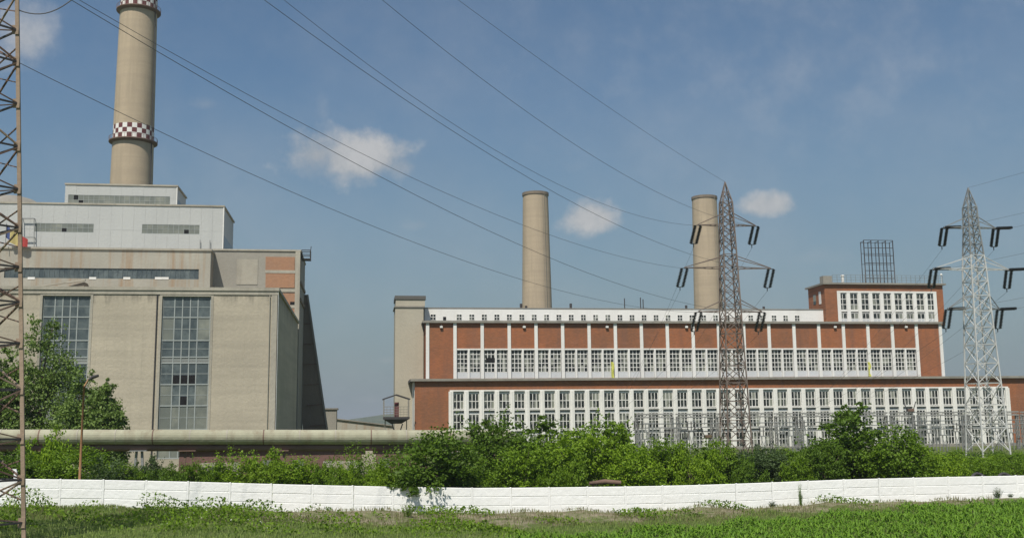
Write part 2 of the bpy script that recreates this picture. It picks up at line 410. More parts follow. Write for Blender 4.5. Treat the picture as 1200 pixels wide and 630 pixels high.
# far wooded ridge beyond the works
hm = MB(); hx = np.linspace(-2600, 3800, 90); hv = []
for x in hx:
    h = 22 + 16 * math.sin(x * 0.0021 + 0.6) + 9 * math.sin(x * 0.0057) + 4 * math.sin(x * 0.017)
    hv += [(x, 2500, -2), (x, 2900, max(h, 6)), (x, 3600, -2)]
hm.add(hv, [(i * 3 + k, i * 3 + 3 + k, i * 3 + 4 + k, i * 3 + 1 + k) for i in range(len(hx) - 1) for k in (0, 1)])
struct(hm.build('hills', 'hill', smooth=True))

G0 = 0.5                                                      # ground of the works yard


# ------------------------------------------------------------------ glazing helper
def frame_mesh(w, h, cols, rows, edge, bar_w, depth, mat):
    """window frame with bars, centred in x, base z=0, front at y=0"""
    mb = MB()
    mb.box(-w / 2, -w / 2 + edge, 0, depth, 0, h); mb.box(w / 2 - edge, w / 2, 0, depth, 0, h)
    mb.box(-w / 2 + edge, w / 2 - edge, 0, depth, 0, edge); mb.box(-w / 2 + edge, w / 2 - edge, 0, depth, h - edge, h)
    for i in range(1, cols):
        x = -w / 2 + w * i / cols; mb.box(x - bar_w / 2, x + bar_w / 2, 0.02, depth - 0.02, edge, h - edge)
    for j in range(1, rows):
        z = h * j / rows; mb.box(-w / 2 + edge, w / 2 - edge, 0.024, depth - 0.024, z - bar_w / 2, z + bar_w / 2)
    me = bpy.data.meshes.new('window'); me.from_pydata(mb.v, [], mb.f); me.materials.append(M[mat]); me.update(); return me


def pane_mesh(w, h, y0, y1, mat):
    mb = MB().box(-w / 2, w / 2, y0, y1, 0, h)
    me = bpy.data.meshes.new('pane'); me.from_pydata(mb.v, [], mb.f); me.materials.append(M[mat]); me.update(); return me


# ================================================================== RIGHT: the brick works
YA, YU, YT = 225.0, 231.0, 239.0                              # annex front, upper hall front, attic front
# ---- low brick annex
ax0, ax1 = PX(486, YA), PX(1262, YA)
wx0, wx1 = PX(527, YA, 457), PX(1181, YA, 452)
az1 = PZ(501, 446, YA); wz1 = PZ(527, 456.7, YA); wz0 = PZ(1110, 521.5, YA)
A = thing('brick_annex', 'long low red brick annex with three rows of white framed windows along the front', 'building', ((ax0 + ax1) / 2, YA, G0))
w = MB(); wall_with_hole(w, ax0, ax1, G0 - 0.6, az1, YA, YA + 0.6, wx0, wx1, wz0, wz1)
w.box(ax0, ax0 + 0.5, YA + 0.6, YU + 14, G0 - 0.6, az1); w.box(ax1 - 0.5, ax1, YA + 0.6, YU + 14, G0 - 0.6, az1); w.box(ax0 + 0.5, ax1 - 0.5, YU + 13.5, YU + 14, G0 - 0.6, az1)
w.build('wall', 'brick', A)
MB().box(ax0 - 0.003, ax0 - 0.06, YA + 0.4, YU + 6, G0, az1 - 0.02).build('side_plaster', 'white', A)
MB().box(wx0 + 0.003, wx1 - 0.003, YA + 0.75, YA + 0.9, wz0 + 0.003, wz1 - 0.003).build('back_panel', 'spandrel', A)
r = MB().box(ax0 - 0.9, ax1 + 0.5, YA - 0.7, YU + 14.4, az1 + 0.003, az1 + 0.30); r.build('roof', 'roof', A)
MB().box(ax0 - 0.95, ax1 + 0.5, YA - 0.76, YA - 0.703, az1 - 0.08, az1 + 0.42).build('cornice', 'eave', A)
MB().box(ax0 - 0.96, ax0 - 0.903, YA - 0.703, YU + 14.4, az1 - 0.08, az1 + 0.42).build('cornice', 'roof', A)
MB().box(ax0 - 0.1, ax1, YA - 0.12, YA - 0.003, G0 - 0.5, G0 + 0.55).build('plinth', 'eave', A)
NB = 39; pit = (wx1 - wx0 - 0.5) / NB; rowh = (wz1 - wz0) / 3
pw, wh = 0.98, rowh - 1.05
pm = MB().box(-pw / 2, pw / 2, -0.14, 0.55, 0, wz1 - wz0 - 0.6)
pm.box(-pw / 2 + 0.36, pw / 2 - 0.36, -0.24, -0.143, 0, wz1 - wz0 - 0.6)
pme = None
for i in range(NB + 1):
    x = wx0 + 0.25 + pit * i
    if pme is None:
        o = pm.build('pier', 'white', A, world=False); pme = o.data; o.location = Vector((x, YA, wz0 + 0.3)) - A.location
    else: inst('pier', pme, A, Vector((x, YA, wz0 + 0.3)) - A.location)
for j in range(4):                                            # sills and head bands between the rows
    z = wz0 + rowh * j
    MB().box(wx0, wx1, YA - 0.10, YA + 0.5, z - (0.30 if j == 3 else 0), z + (0.30 if j == 0 else (0 if j == 3 else 0.22))).build('sill_band', 'white', A)
WW = pit - pw - 0.01
fme = frame_mesh(WW, wh, 3, 2, 0.12, 0.13, 0.12, 'white'); gme = pane_mesh(WW - 0.2, wh - 0.2, 0.06, 0.10, 'glass')
sme = MB().box(-WW / 2, WW / 2, 0, 0.1, 0, 0.30)
sp_me = None
for j in range(3):
    for i in range(NB):
        x = wx0 + 0.25 + pit * (i + 0.5); z = wz0 + rowh * j + 0.32
        f_ = inst('window', fme, A, Vector((x, YA + 0.24, z)) - A.location)
        inst('pane', gme, f_, (0, 0, 0.1))
        if j < 3:
            q = Vector((x, YA + 0.26, z + wh + 0.02)) - A.location
            if sp_me is None: o = sme.build('lintel', 'spandrel', A, world=False); o.location = q; sp_me = o.data
            else: inst('lintel', sp_me, A, q)

# ---- upper hall with its white attic storey
ux0, ux1 = PX(501, YU, 410) - 0.4, PX(1103, YU, 410) + 0.4
uz1 = PZ(501, 377.5, YU); uz0 = az1 + 0.2
B = thing('brick_turbine_hall', 'tall red brick hall with white pilasters and paired windows above the low annex', 'building', ((ux0 + ux1) / 2, YU, uz0))
wb = PZ(535, 443.2, YU); wt_ = PZ(535, 409.6, YU)
bp = (ux1 - ux0 - 0.8) / 20; bx = [ux0 + 0.4 + bp * k for k in range(21)]
hx0, hx1 = bx[1] + 0.0, bx[19]
w = MB(); wall_with_hole(w, ux0, ux1, uz0 + 0.105, uz1, YU, YU + 0.6, hx0, hx1, max(wb, uz0 + 0.32), wt_)
w.box(ux0, ux0 + 0.5, YU + 0.6, YU + 40, uz0 + 0.105, uz1); w.box(ux1 - 0.5, ux1, YU + 0.6, YU + 40, uz0 + 0.105, uz1); w.box(ux0 + 0.5, ux1 - 0.5, YU + 39.5, YU + 40, uz0 + 0.105, uz1)
w.build('wall', 'brick', B)
MB().box(hx0 + 0.003, hx1 - 0.003, YU + 0.5, YU + 0.58, wb + 0.1, wt_ - 0.003).build('back_panel', 'spandrel', B)
MB().box(ux0 - 0.7, ux1 + 0.5, YU - 0.6, YU + 40.4, uz1 + 0.003, uz1 + 0.28).build('roof', 'roof', B)
MB().box(ux0 - 0.75, ux1 + 0.5, YU - 0.66, YU - 0.603, uz1 - 0.14, uz1 + 0.36).build('cornice', 'eave', B)
MB().box(hx0, hx1, YU - 0.16, YU - 0.003, wt_ - 0.05, wt_ + 0.26).build('head_band', 'white', B)
pl = MB().box(-0.36, 0.36, -0.30, -0.005, 0, uz1 - uz0 - 0.2); pme = None
for k in range(21):
    q = Vector((bx[k], YU, uz0 + 0.12)) - B.location
    if pme is None: o = pl.build('pilaster', 'white', B, world=False); o.location = q; pme = o.data
    else: inst('pilaster', pme, B, q)
gw = bp - 0.78; hw = gw / 2 - 0.22
bot = max(wb, uz0 + 0.32); wh = (wt_ - bot) * 0.785; sh = (wt_ - bot) - wh - 0.06
fme = frame_mesh(hw, wh, 3, 5, 0.10, 0.14, 0.14, 'white'); gme = pane_mesh(hw - 0.16, wh - 0.16, 0.07, 0.11, 'glass')
spm = MB().box(-hw / 2, hw / 2, 0, 0.12, 0, sh); mul = MB().box(-0.2, 0.2, -0.18, 0.35, 0, wt_ - bot - 0.02)
spme = mulme = None
for k in range(1, 19):
    xc = (bx[k] + bx[k + 1]) / 2
    q = Vector((xc, YU, bot + 0.01)) - B.location
    if mulme is None: o = mul.build('mullion', 'white', B, world=False); o.location = q; mulme = o.data
    else: inst('mullion', mulme, B, q)
    for sgn in (-1, 1):
        x = xc + sgn * (hw / 2 + 0.21)
        f_ = inst('window', fme, B, Vector((x, YU + 0.18, bot + sh + 0.05)) - B.location); inst('pane', gme, f_, (0, 0, 0.08))
        q = Vector((x, YU + 0.16, bot + 0.01)) - B.location
        if spme is None: o = spm.build('spandrel', 'spandrel', B, world=False); o.location = q; spme = o.data
        else: inst('spandrel', spme, B, q)
# one window stands open / broken, dark
MB().box(PX(570, YU), PX(581, YU), YU + 0.10, YU + 0.17, PZ(575, 424, YU), PZ(575, 419, YU)).build('broken_pane', 'hole', B)
for x in (517, 614, 711, 804, 978, 1061):                     # small flood lamps under the cornice
    p = P(x, 383, YU); l_ = MB().box(p.x - 0.3, p.x + 0.3, YU - 0.5, YU - 0.1, p.z - 0.2, p.z + 0.2); l_.bar((p.x, YU - 0.3, p.z + 0.2), (p.x, YU - 0.02, p.z + 0.6), 0.08); l_.build('flood_lamp', 'white', B)
for x, y0, y1, lab in ((717, 424, 443, 'left'), (1017.5, 424, 441, 'right')):   # yellow cloths hung from the glazing
    a = P(x - 2, y0, YU); b = P(x + 1.6, y1, YU)
    mb = MB(); n = 9
    for i in range(n):
        t = i / (n - 1); z = a.z * (1 - t) + b.z * t; wv = 0.12 * math.sin(t * 7); xa = a.x + 0.25 * math.sin(t * 5) * (1 - t) + 0.2 * t
        mb.v += [(xa, YU - 0.35 + wv, z), (xa + 0.62, YU - 0.32 - wv, z), (xa + 0.62, YU - 0.30 - wv, z), (xa, YU - 0.33 + wv, z)]
    for i in range(n - 1):
        for j in range(4): mb.f.append((i * 4 + j, i * 4 + (j + 1) % 4, i * 4 + 4 + (j + 1) % 4, i * 4 + 4 + j)); mb.mi.append(0)
    o = mb.build('yellow_cloth', 'yellow')
    tag(o, 'yellow strip of cloth hanging on the hall windows ' + ('left of the rusty pylon' if x < 800 else 'under the brick office block'), 'cloth', 'yellow cloths on the upper windows')
# attic storey
tx0, tx1 = PX(497.5, YT, 370), PX(966, YT, 370)
tz1 = PZ(600, 361.5, YT)
tz0 = uz1 + 0.28
MB().box(tx0, tx1, YT, YT + 28, tz0 + 0.01, tz1).build('attic', 'white', B)
MB().box(tx0 - 0.1, tx1 + 0.1, YT - 0.1, YT + 28.1, tz1 + 0.003, tz1 + 0.2).build('attic_roof', 'eave', B)
awz = PZ(600, 375.0, YT); awh = PZ(600, 368.2, YT) - awz
awz = max(awz, tz0 + 0.15)
fme = frame_mesh(1.2, awh, 2, 2, 0.06, 0.12, 0.08, 'white'); gme = pane_mesh(1.1, awh - 0.08, 0.03, 0.06, 'glass')
ax = [507.5] + [538 + 0] ; xs_ = []
X0 = PX(538, YT, 372); X1 = PX(934, YT, 372); na = 29
xs_ = [PX(507.5, YT, 372)] + [X0 + (X1 - X0) * i / (na - 1) for i in range(na)]
for i, x in enumerate(xs_):
    f_ = inst('window', fme, B, Vector((x, YT - 0.09, awz)) - B.location); inst('pane', gme, f_, (0, 0, 0.04))
p = P(521, 372.8, YT); MB().box(p.x - 0.35, p.x + 0.35, YT - 0.05, YT - 0.01, p.z - 0.4, p.z + 0.35).build('vent_hole', 'hole', B)
for x, h in ((612, 1.2), (618, 0.7), (671, 1.3), (735, 2.6), (754, 2.8), (757, 2.4), (808, 1.0), (900, 0.8)):
    q = MB().tube([(PX(x, YT + 3), YT + 3, tz1 + 0.3), (PX(x, YT + 3), YT + 3, tz1 + 0.3 + h)], 0.12 if h > 2 else 0.3, 8); q.build('roof_vent', 'dark_steel', B)

# ---- brick office block on the right of the roof
YO = 237.5
ox0, ox1 = PX(967, YO, 350), PX(1105.5, YO, 350); oz1 = PZ(1030, 333.6, YO); oz0 = uz1 + 0.29
O = thing('brick_office_block', 'red brick block with two rows of white framed windows standing above the hall roof', 'building', ((ox0 + ox1) / 2, YO, oz0))
owx0, owx1 = PX(981, YO, 350), PX(1097.5, YO, 350); owz1 = PZ(1030, 341.5, YO); owz0 = oz0 + 0.08
w = MB(); wall_with_hole(w, ox0, ox1, oz0 + 0.003, oz1, YO, YO + 0.5, owx0, owx1, owz0, owz1)
w.box(ox0, ox0 + 0.5, YO + 0.5, YO + 9.5, oz0 + 0.003, oz1); w.box(ox1 - 0.5, ox1, YO + 0.5, YO + 9.5, oz0 + 0.003, oz1); w.box(ox0 + 0.5, ox1 - 0.5, YO + 10.5, YO + 9.5, oz0 + 0.003, oz1)
w.build('wall', 'brick', O)
MB().box(owx0 + 0.003, owx1 - 0.003, YO + 0.42, YO + 0.49, owz0 + 0.01, owz1 - 0.003).build('back_panel', 'spandrel', O)
MB().box(ox0 - 0.6, ox1 + 0.6, YO - 0.6, YO + 10.0, oz1 + 0.003, oz1 + 0.4).build('roof', 'eave', O)
MB().box(owx0 + 0.003, owx1 - 0.003, YO - 0.12, YO + 0.3, owz1 - 0.35, owz1 + 0.1).build('head_band', 'white', O)
op = (owx1 - owx0) / 9; H2 = owz1 - 0.36 - owz0
zmid = owz0 + H2 * 0.40
pr = MB().box(-0.42, 0.42, -0.10, 0.3, 0, H2 - 0.01); pme = None
for i in range(10):
    q = Vector((owx0 + op * i + (0.43 if i == 0 else (-0.43 if i == 9 else 0)), YO, owz0 + 0.005)) - O.location
    if pme is None: o = pr.build('pier', 'white', O, world=False); o.location = q; pme = o.data
    else: inst('pier', pme, O, q)
ww = op - 0.9
fa = frame_mesh(ww, H2 * 0.52, 2, 3, 0.10, 0.14, 0.1, 'white'); ga = pane_mesh(ww - 0.12, H2 * 0.52 - 0.1, 0.05, 0.08, 'glass')
fb = frame_mesh(ww, H2 * 0.36, 2, 2, 0.10, 0.14, 0.1, 'white'); gb = pane_mesh(ww - 0.12, H2 * 0.18, 0.05, 0.08, 'glass')
for i in range(9):
    x = owx0 + op * (i + 0.5)
    f_ = inst('window', fa, O, Vector((x, YO + 0.08, zmid + 0.45)) - O.location); inst('pane', ga, f_, (0, 0, 0.05))
    f_ = inst('window', fb, O, Vector((x, YO + 0.08, owz0 + 0.03)) - O.location); inst('pane', gb, f_, (0, 0, H2 * 0.17))
    MB().box(x - ww / 2 + 0.08, x + ww / 2 - 0.08, YO + 0.105, YO + 0.16, owz0 + 0.12, owz0 + 0.03 + H2 * 0.165).build('apron', 'spandrel', O)
    MB().box(x - ww / 2 + 0.003, x + ww / 2 - 0.003, YO - 0.02, YO + 0.2, zmid + 0.05, zmid + 0.42).build('sill', 'white', O)
# stair turret at its back left, with a slit window
sx0 = PX(947.5, YO + 11, 350)
MB().box(ox0 - 0.07, ox0 - 0.003, YO + 2.2, YO + 3.4, oz1 - 4.4, oz1 - 1.4).build('slit_window', 'white', O)
MB().box(ox0 - 0.06, ox0 - 0.003, YO + 5.2, YO + 6.6, oz1 - 4.2, oz1 - 1.8).build('side_window', 'glass', O)
p = P(969, 331, YO + 2); MB().box(p.x - 1.1, p.x + 1.1, YO + 1.5, YO + 3.5, oz1 + 0.41, oz1 + 2.3).build('chimney', 'block', O)
# parapet railing
rl = MB(); rx0, rx1 = PX(975, YO, 330), PX(1104, YO, 330); rz = oz1 + 0.4; n = 24
for i in range(n + 1):
    x = rx0 + (rx1 - rx0) * i / n; rl.bar((x, YO - 0.3, rz), (x, YO - 0.3, rz + 1.9), 0.07)
for h in (0.7, 1.3, 1.9): rl.bar((rx0, YO - 0.3, rz + h), (rx1, YO - 0.3, rz + h), 0.06)
rl.build('railing', 'grey_steel', O)
# lattice sign frame on the roof
YS = YO + 3.0; sxl, sxr = PX(1013, YS, 300), PX(1047, YS, 300); szt = PZ(1030, 281.5, YS)
S = thing('roof_sign_frame', 'dark steel lattice frame propped on the brick block roof', 'sign frame', ((sxl + sxr) / 2, YS, oz1 + 0.4))
for i in range(5):
    x = sxl + (sxr - sxl) * i / 4; MB().bar((x, YS, oz1 + 0.4), (x, YS, szt), 0.18).build('upright', 'dark_steel', S)
for i in range(6):
    z = oz1 + 2.0 + (szt - oz1 - 2.0) * i / 5; MB().bar((sxl, YS, z), (sxr, YS, z), 0.13).build('rail', 'dark_steel', S)
for i in range(5):
    x = sxl + (sxr - sxl) * i / 4; MB().bar((x, YS + 1.6, oz1 + 0.4), (x, YS + 1.6, szt - .2), 0.14).build('upright', 'dark_steel', S); MB().bar((x, YS, szt - .3), (x, YS + 1.6, szt - .3), .1).build('tie', 'dark_steel', S)
for i in range(4):
    z = oz1 + 3.0 + (szt - oz1 - 3.4) * i / 3; MB().bar((sxl, YS + 1.6, z), (sxr, YS + 1.6, z), 0.1).build('rail', 'dark_steel', S)
for i in (0, 2, 4):
    x = sxl + (sxr - sxl) * i / 4; MB().bar((x, YS, oz1 + 5.2), (x - 1.6, YS - 3.0, oz1 + 0.4), 0.18).build('prop', 'dark_steel', S)
p = P(989.5, 324, YO)
o = MB().tube([(p.x, YO + 1, oz1 + 0.4), (p.x, YO + 1, oz1 + 2.2)], [0.35, 0.35], 10).tube([(p.x, YO + 1, oz1 + 2.2), (p.x, YO + 1, oz1 + 2.5)], [0.5, 0.3], 10)
tag(o.build('vent_pipe', 'white'), 'short white vent pipe on the roof of the brick office block', 'vent pipe')
p = P(1103, 322.5, YO)
o = MB().tube([(p.x, YO, oz1 + 0.4), (p.x, YO, oz1 + 2.3)], 0.07, 6).lathe([(0.0, oz1 + 2.3), (0.28, oz1 + 2.45), (0.3, oz1 + 2.7), (0.0, oz1 + 2.95)], 10, (p.x, YO))
tag(o.build('globe_lamp', 'white'), 'small round white lamp at the right roof corner of the brick block', 'lamp')

# ---- plastered tower at the left end
YP = 236.0
px0, px1 = PX(463, YP, 400), PX(498.5, YP, 400); pz1 = PZ(480, 350.5, YP)
T = thing('plaster_tower', 'plain beige plastered tower at the left end of the brick hall', 'tower', ((px0 + px1) / 2, YP, G0))
zb = PZ(480, 360.2, YP)
MB().box(px0, px1 - 0.42, YP, YP + 9, G0 - 0.5, zb).build('wall', 'plaster', T)
MB().box(px0 - 0.25, px1 - 0.3, YP - 0.2, YP + 9.2, zb + 0.003, zb + 0.32).build('ledge', 'eave', T)
MB().box(px0 + 0.1, px1 - 0.1, YP + 0.1, YP + 8.9, zb + 0.323, pz1).build('parapet', 'plaster', T)
MB().box(px0 - 0.1, px1 + 0.1, YP - 0.1, YP + 9.1, pz1 + 0.003, PZ(480, 346.3, YP)).build('roof', 'roof', T)


# ------------------------------------------------------------------ chimneys
def stack(name, label, xt, yt, wt2, xb, yb, wb2, Y, top_extra=0.0, n=48):
    a = P(xt, yt, Y); b = P(xb, yb, Y)
    k = (P(xt + wt2 / 2, yt, Y) - P(xt - wt2 / 2, yt, Y)).length / 2; q = (P(xb + wb2 / 2, yb, Y) - P(xb - wb2 / 2, yb, Y)).length / 2
    cx = (a.x + b.x) / 2
    sl = (k - q) / (a.z - b.z)
    R_ = lambda z: q + sl * (z - b.z)
    return cx, R_, a.z


def build_stack(name, label, cx, R_, ztop, Y):
    t = thing(name, label, 'chimney', (cx, Y, G0), 'concrete chimneys of the works')
    prof = [(R_(z), z) for z in np.linspace(G0 - 0.5, ztop - 0.9, 12)]
    MB().lathe(prof, 48, (cx, Y), cap=False).build('shaft', 'stack', t, smooth=True)
    r_ = R_(ztop)
    MB().lathe([(r_ + 0.02, ztop - 0.9), (r_ + 0.22, ztop - 0.85), (r_ + 0.22, ztop), (r_ - 0.6, ztop), (r_ - 0.6, ztop - 8)], 48, (cx, Y), cap=False).build('rim', 'stack_dark', t)
    lad = MB(); a_ = rad(-62)
    for e in (-0.25, 0.25):
        lad.bar((cx + math.cos(a_) * R_(20) + e, Y + math.sin(a_) * (R_(20) + 0.2), 20), (cx + math.cos(a_) * R_(ztop) + e, Y + math.sin(a_) * (R_(ztop) + 0.2), ztop), 0.08)
    lad.build('ladder', 'eave', t)
    return t


cx, R_, zt = stack('', '', 627.5, 226.5, 29.0, 629.3, 360, 34.5, 305)
build_stack('concrete_chimney', 'plain beige concrete chimney rising alone behind the middle of the brick hall', cx, R_, zt, 305)
cx, R_, zt = stack('', '', 826.5, 231, 27.5, 829, 360, 32.0, 330)
build_stack('concrete_chimney', 'plain beige concrete chimney standing directly behind the rusty pylon', cx, R_, zt, 330)
# the big one with checkered bands
YC = 270.0
cx, R_, zt = stack('', '', 165.5, 0, 42.5, 151.8, 215, 49.5, YC)
t = thing('banded_chimney', 'tall concrete chimney with red and white checkered bands behind the white boiler house', 'chimney', (cx, YC, G0), 'concrete chimneys of the works')
ztop = PZ(166, -42, YC)
zb1a, zb1b = PZ(155, 166, YC), PZ(155, 149.5, YC); zb2a, zb2b = PZ(165, 13, YC), PZ(165, -14, YC)


def seg(z0, z1): return MB().lathe([(R_(z), z) for z in np.linspace(z0, z1, 5)], 52, (cx, YC), cap=False)


for z0, z1 in ((G0 - 0.5, zb1a), (zb1b, zb2a), (zb2b, ztop)): seg(z0, z1).build('shaft', 'stack', t, smooth=True)
for z0, z1, rows in ((zb1a, zb1b, 3), (zb2a, zb2b, 5)):
    mb = MB(); n = 52
    for k in range(rows):
        za, zc = z0 + (z1 - z0) * k / rows, z0 + (z1 - z0) * (k + 1) / rows
        for j in range(n):
            a0, a1 = 2 * math.pi * j / n, 2 * math.pi * (j + 1) / n
            mb.add([(cx + R_(za) * math.cos(a0), YC + R_(za) * math.sin(a0), za), (cx + R_(za) * math.cos(a1), YC + R_(za) * math.sin(a1), za),
                    (cx + R_(zc) * math.cos(a1), YC + R_(zc) * math.sin(a1), zc), (cx + R_(zc) * math.cos(a0), YC + R_(zc) * math.sin(a0), zc)], [(0, 1, 2, 3)], ((j // 2) + k) % 2)
    mb.build('checkered_band', ['white', 'red'], t, smooth=True)
    rr = R_(z0)
    g_ = MB().lathe([(rr + 0.02, z0 - 0.9), (rr + 0.9, z0 - 0.45), (rr + 0.9, z0 - 0.2), (rr + 0.02, z0 - 0.15)], 48, (cx, YC), cap=False)
    g_.build('gallery_ring', 'rust', t)
    ra = MB(); n = 40
    for j in range(n):
        a0, a1 = 2 * math.pi * j / n, 2 * math.pi * (j + 1) / n
        p0 = (cx + (rr + 0.85) * math.cos(a0), YC + (rr + 0.85) * math.sin(a0), z0 + 0.75); p1 = (cx + (rr + 0.85) * math.cos(a1), YC + (rr + 0.85) * math.sin(a1), z0 + 0.75)
        ra.bar(p0, p1, 0.06); ra.bar((p0[0], p0[1], z0 - 0.2), p0, 0.06)
    ra.build('gallery_railing', 'rust', t)
lad = MB(); a_ = rad(-22)
for e in (-0.3, 0.3): lad.bar((cx + math.cos(a_) * (R_(40) + 0.25), YC + math.sin(a_) * (R_(40) + 0.25) + e, 40), (cx + math.cos(a_) * (R_(ztop) + 0.25), YC + math.sin(a_) * (R_(ztop) + 0.25) + e, ztop), 0.12)
lad.build('ladder', 'dark_steel', t)
# ================================================================== LEFT: concrete power house
YH = 150.0
hx0, hx1 = -82.0, PX(325.3, YH, 342)
hz1 = PZ(250, 340.5, YH); YHB = 198.0
Hh = thing('concrete_turbine_hall', 'big beige concrete hall with tall glazed window strips at the left', 'building', ((hx0 + hx1) / 2, YH, G0))
bays = []                                                     # window strips: x0, x1 at the facade
for xa, xb in ((47.5, 104), (188.5, 246)):
    bays.append((PX(xa, YH, 400), PX(xb, YH, 400)))
step = bays[1][0] - bays[0][0]
bays.insert(0, (bays[0][0] - step, bays[0][1] - step))
wz1 = PZ(217, 347, YH); wz0 = 2.2
w = MB(); cur = hx0
for a, b in bays:
    w.box(cur, a, YH, YH + 0.7, G0 - 0.5, hz1); w.box(a, b, YH, YH + 0.7, G0 - 0.5, wz0); w.box(a, b, YH, YH + 0.7, wz1, hz1); cur = b
w.box(cur, hx1, YH, YH + 0.7, G0 - 0.5, hz1)
w.box(hx0, hx0 + 0.7, YH + 0.7, YHB, G0 - 0.5, hz1); w.box(hx1 - 0.7, hx1, YH + 0.7, YHB, G0 - 0.5, hz1)
w.build('wall', 'hall', Hh)
MB().box(hx0 - 0.2, hx1 + 0.25, YH - 0.25, YHB, hz1 + 0.003, hz1 + 0.45).build('roof', 'hall_trim', Hh)
MB().box(hx0, hx1 + 0.1, YH - 0.12, YH - 0.003, hz1 - 0.55, hz1 - 0.01).build('parapet_band', 'hall_trim', Hh)
MB().box(hx1 - 0.75, hx1 + 0.10, YH - 0.1, YH - 0.003, G0, hz1 - 0.56).build('corner_pier', 'hall_trim', Hh)
MB().box(hx1 + 0.003, hx1 + 0.14, YH - 0.1, YH + 0.6, G0, hz1 - 0.01).build('corner_trim', 'white', Hh)
MB().box(hx1 + 0.003, hx1 + 0.1, YH + 6, YHB - 4, G0, G0 + 5.5).build('side_glazing', 'glass_hall', Hh)
for x in (181.8,):
    xx_ = PX(x, YH, 420); MB().tube([(xx_, YH - 0.12, G0), (xx_, YH - 0.12, hz1 - 0.6)], 0.09, 6).build('downpipe', 'dark_steel', Hh)
xx_ = PX(322.6, YH, 420); MB().tube([(xx_ - 0.9, YH - 0.2, G0), (xx_ - 0.9, YH - 0.2, hz1 - 0.6)], 0.06, 6).build('downpipe', 'hall_trim', Hh)
cfr = [0, 0.245, 0.41, 0.575, 0.735, 1.0]
pxr = [347, 371.5, 398.5, 418, 425, 450, 475, 503, 530]       # bar heights seen on the right strip
zr = [PZ(217, y, YH) for y in pxr]
for bi, (a, b) in enumerate(bays):
    mb = MB(); wd = b - a
    for c in cfr:
        x = a + 0.09 + (wd - 0.18) * c; mb.box(x - 0.07, x + 0.07, YH + 0.22, YH + 0.38, wz0, wz1)
    for z in zr[:-1] + [wz0 + 0.1]:
        mb.box(a, b, YH + 0.2, YH + 0.36, max(z - 0.08, wz0), min(z + 0.08, wz1))
    for za_, zc_ in zip(zr[:-1], zr[1:-1] + [wz0 + 0.1]):      # thin bars halving the lights
        mb.box(a, b, YH + 0.25, YH + 0.33, (za_ + zc_) / 2 - 0.035, (za_ + zc_) / 2 + 0.035)
    f_ = mb.build('window_strip', 'mullion', Hh)
    zz = zr[:-1] + [wz0 + 0.1]
    for j in range(len(zz) - 1):
        for i in range(5):
            x0 = a + 0.09 + (wd - 0.18) * cfr[i] + 0.02; x1 = a + 0.09 + (wd - 0.18) * cfr[i + 1] - 0.02
            dk = bi == 2 and ((j == 4 and i in (1, 2, 3)) or (j == 5 and i == 2))
            if dk:
                zm = zz[j + 1] * 0.55 + zz[j] * 0.45
                MB().box(x0, x1, YH + 0.28, YH + 0.32, zm, zz[j]).build('pane', 'glass_hall', f_)
                MB().box(x0, x1, YH + 0.30, YH + 0.34, zz[j + 1], zm - 0.02).build('pane', 'hole', f_)
            else:
                MB().box(x0, x1, YH + 0.28, YH + 0.32, zz[j + 1], zz[j]).build('pane', 'spandrel_grey' if j == 3 else ('glass_strip' if (j >= 6 or (i in (0, 4) and j in (1, 5) and bi == 2)) else 'glass_hall'), f_)
    mb = MB().box(a - 0.32, a - 0.005, YH - 0.06, YH - 0.004, wz0, wz1 + 0.3); mb.box(b + 0.005, b + 0.32, YH - 0.06, YH - 0.004, wz0, wz1 + 0.3); mb.box(a - 0.004, b + 0.004, YH - 0.06, YH - 0.004, wz1 + 0.003, wz1 + 0.3)
    mb.build('window_surround', 'hall_trim', Hh)

# ---- stained middle storey with a ribbon of glazing
YM = 195.0
mx1 = PX(246.5, YM, 315); mz1 = PZ(200, 293.5, YM); mz0 = hz1 + 0.45
Md = thing('stained_bunker_storey', 'rust streaked concrete storey with a long blue glass ribbon above the hall roof', 'building', ((-90 + mx1) / 2, YM, mz0))
ra, rb = PX(5, YM, 318), PX(233, YM, 318); rz0, rz1 = PZ(150, 326.5, YM), PZ(150, 314.5, YM)
w = MB(); wall_with_hole(w, -90, mx1, mz0 + 0.003, mz1, YM, YM + 0.5, ra, rb, rz0, rz1)
w.box(mx1 - 0.5, mx1, YM + 0.5, YM + 7, mz0 + 0.003, mz1); w.box(-90, -89.5, YM + 0.5, YM + 7, mz0 + 0.003, mz1)
w.build('wall', 'mid', Md)
MB().box(-90.2, mx1 + 0.2, YM - 0.25, YM + 7.2, mz1 + 0.003, mz1 + 0.35).build('roof', 'hall_trim', Md)
n = 40; pw_ = (rb - ra) / n; pm_ = None
fr = MB()
for i in range(n + 1): x = ra + pw_ * i; fr.box(x - 0.05, x + 0.05, YM + 0.12, YM + 0.2, rz0, rz1)
fr.box(ra, rb, YM + 0.1, YM + 0.18, rz0, rz0 + 0.12); fr.box(ra, rb, YM + 0.1, YM + 0.18, rz1 - 0.12, rz1)
f_ = fr.build('ribbon_window', 'glass_hall', Md)
for i in range(n): MB().box(ra + pw_ * i + 0.03, ra + pw_ * (i + 1) - 0.03, YM + 0.2, YM + 0.24, rz0, rz1).build('pane', 'glass_hall', f_)
for x in (36, 108, 148, 185, 193): # white patches of roof debris on the ledge
    p = P(x, 325.5, YM); MB().box(p.x - 0.5, p.x + 0.7, YM - 0.06, YM - 0.01, p.z - 0.25, p.z + 0.15).build('ledge_patch', 'white', Md)
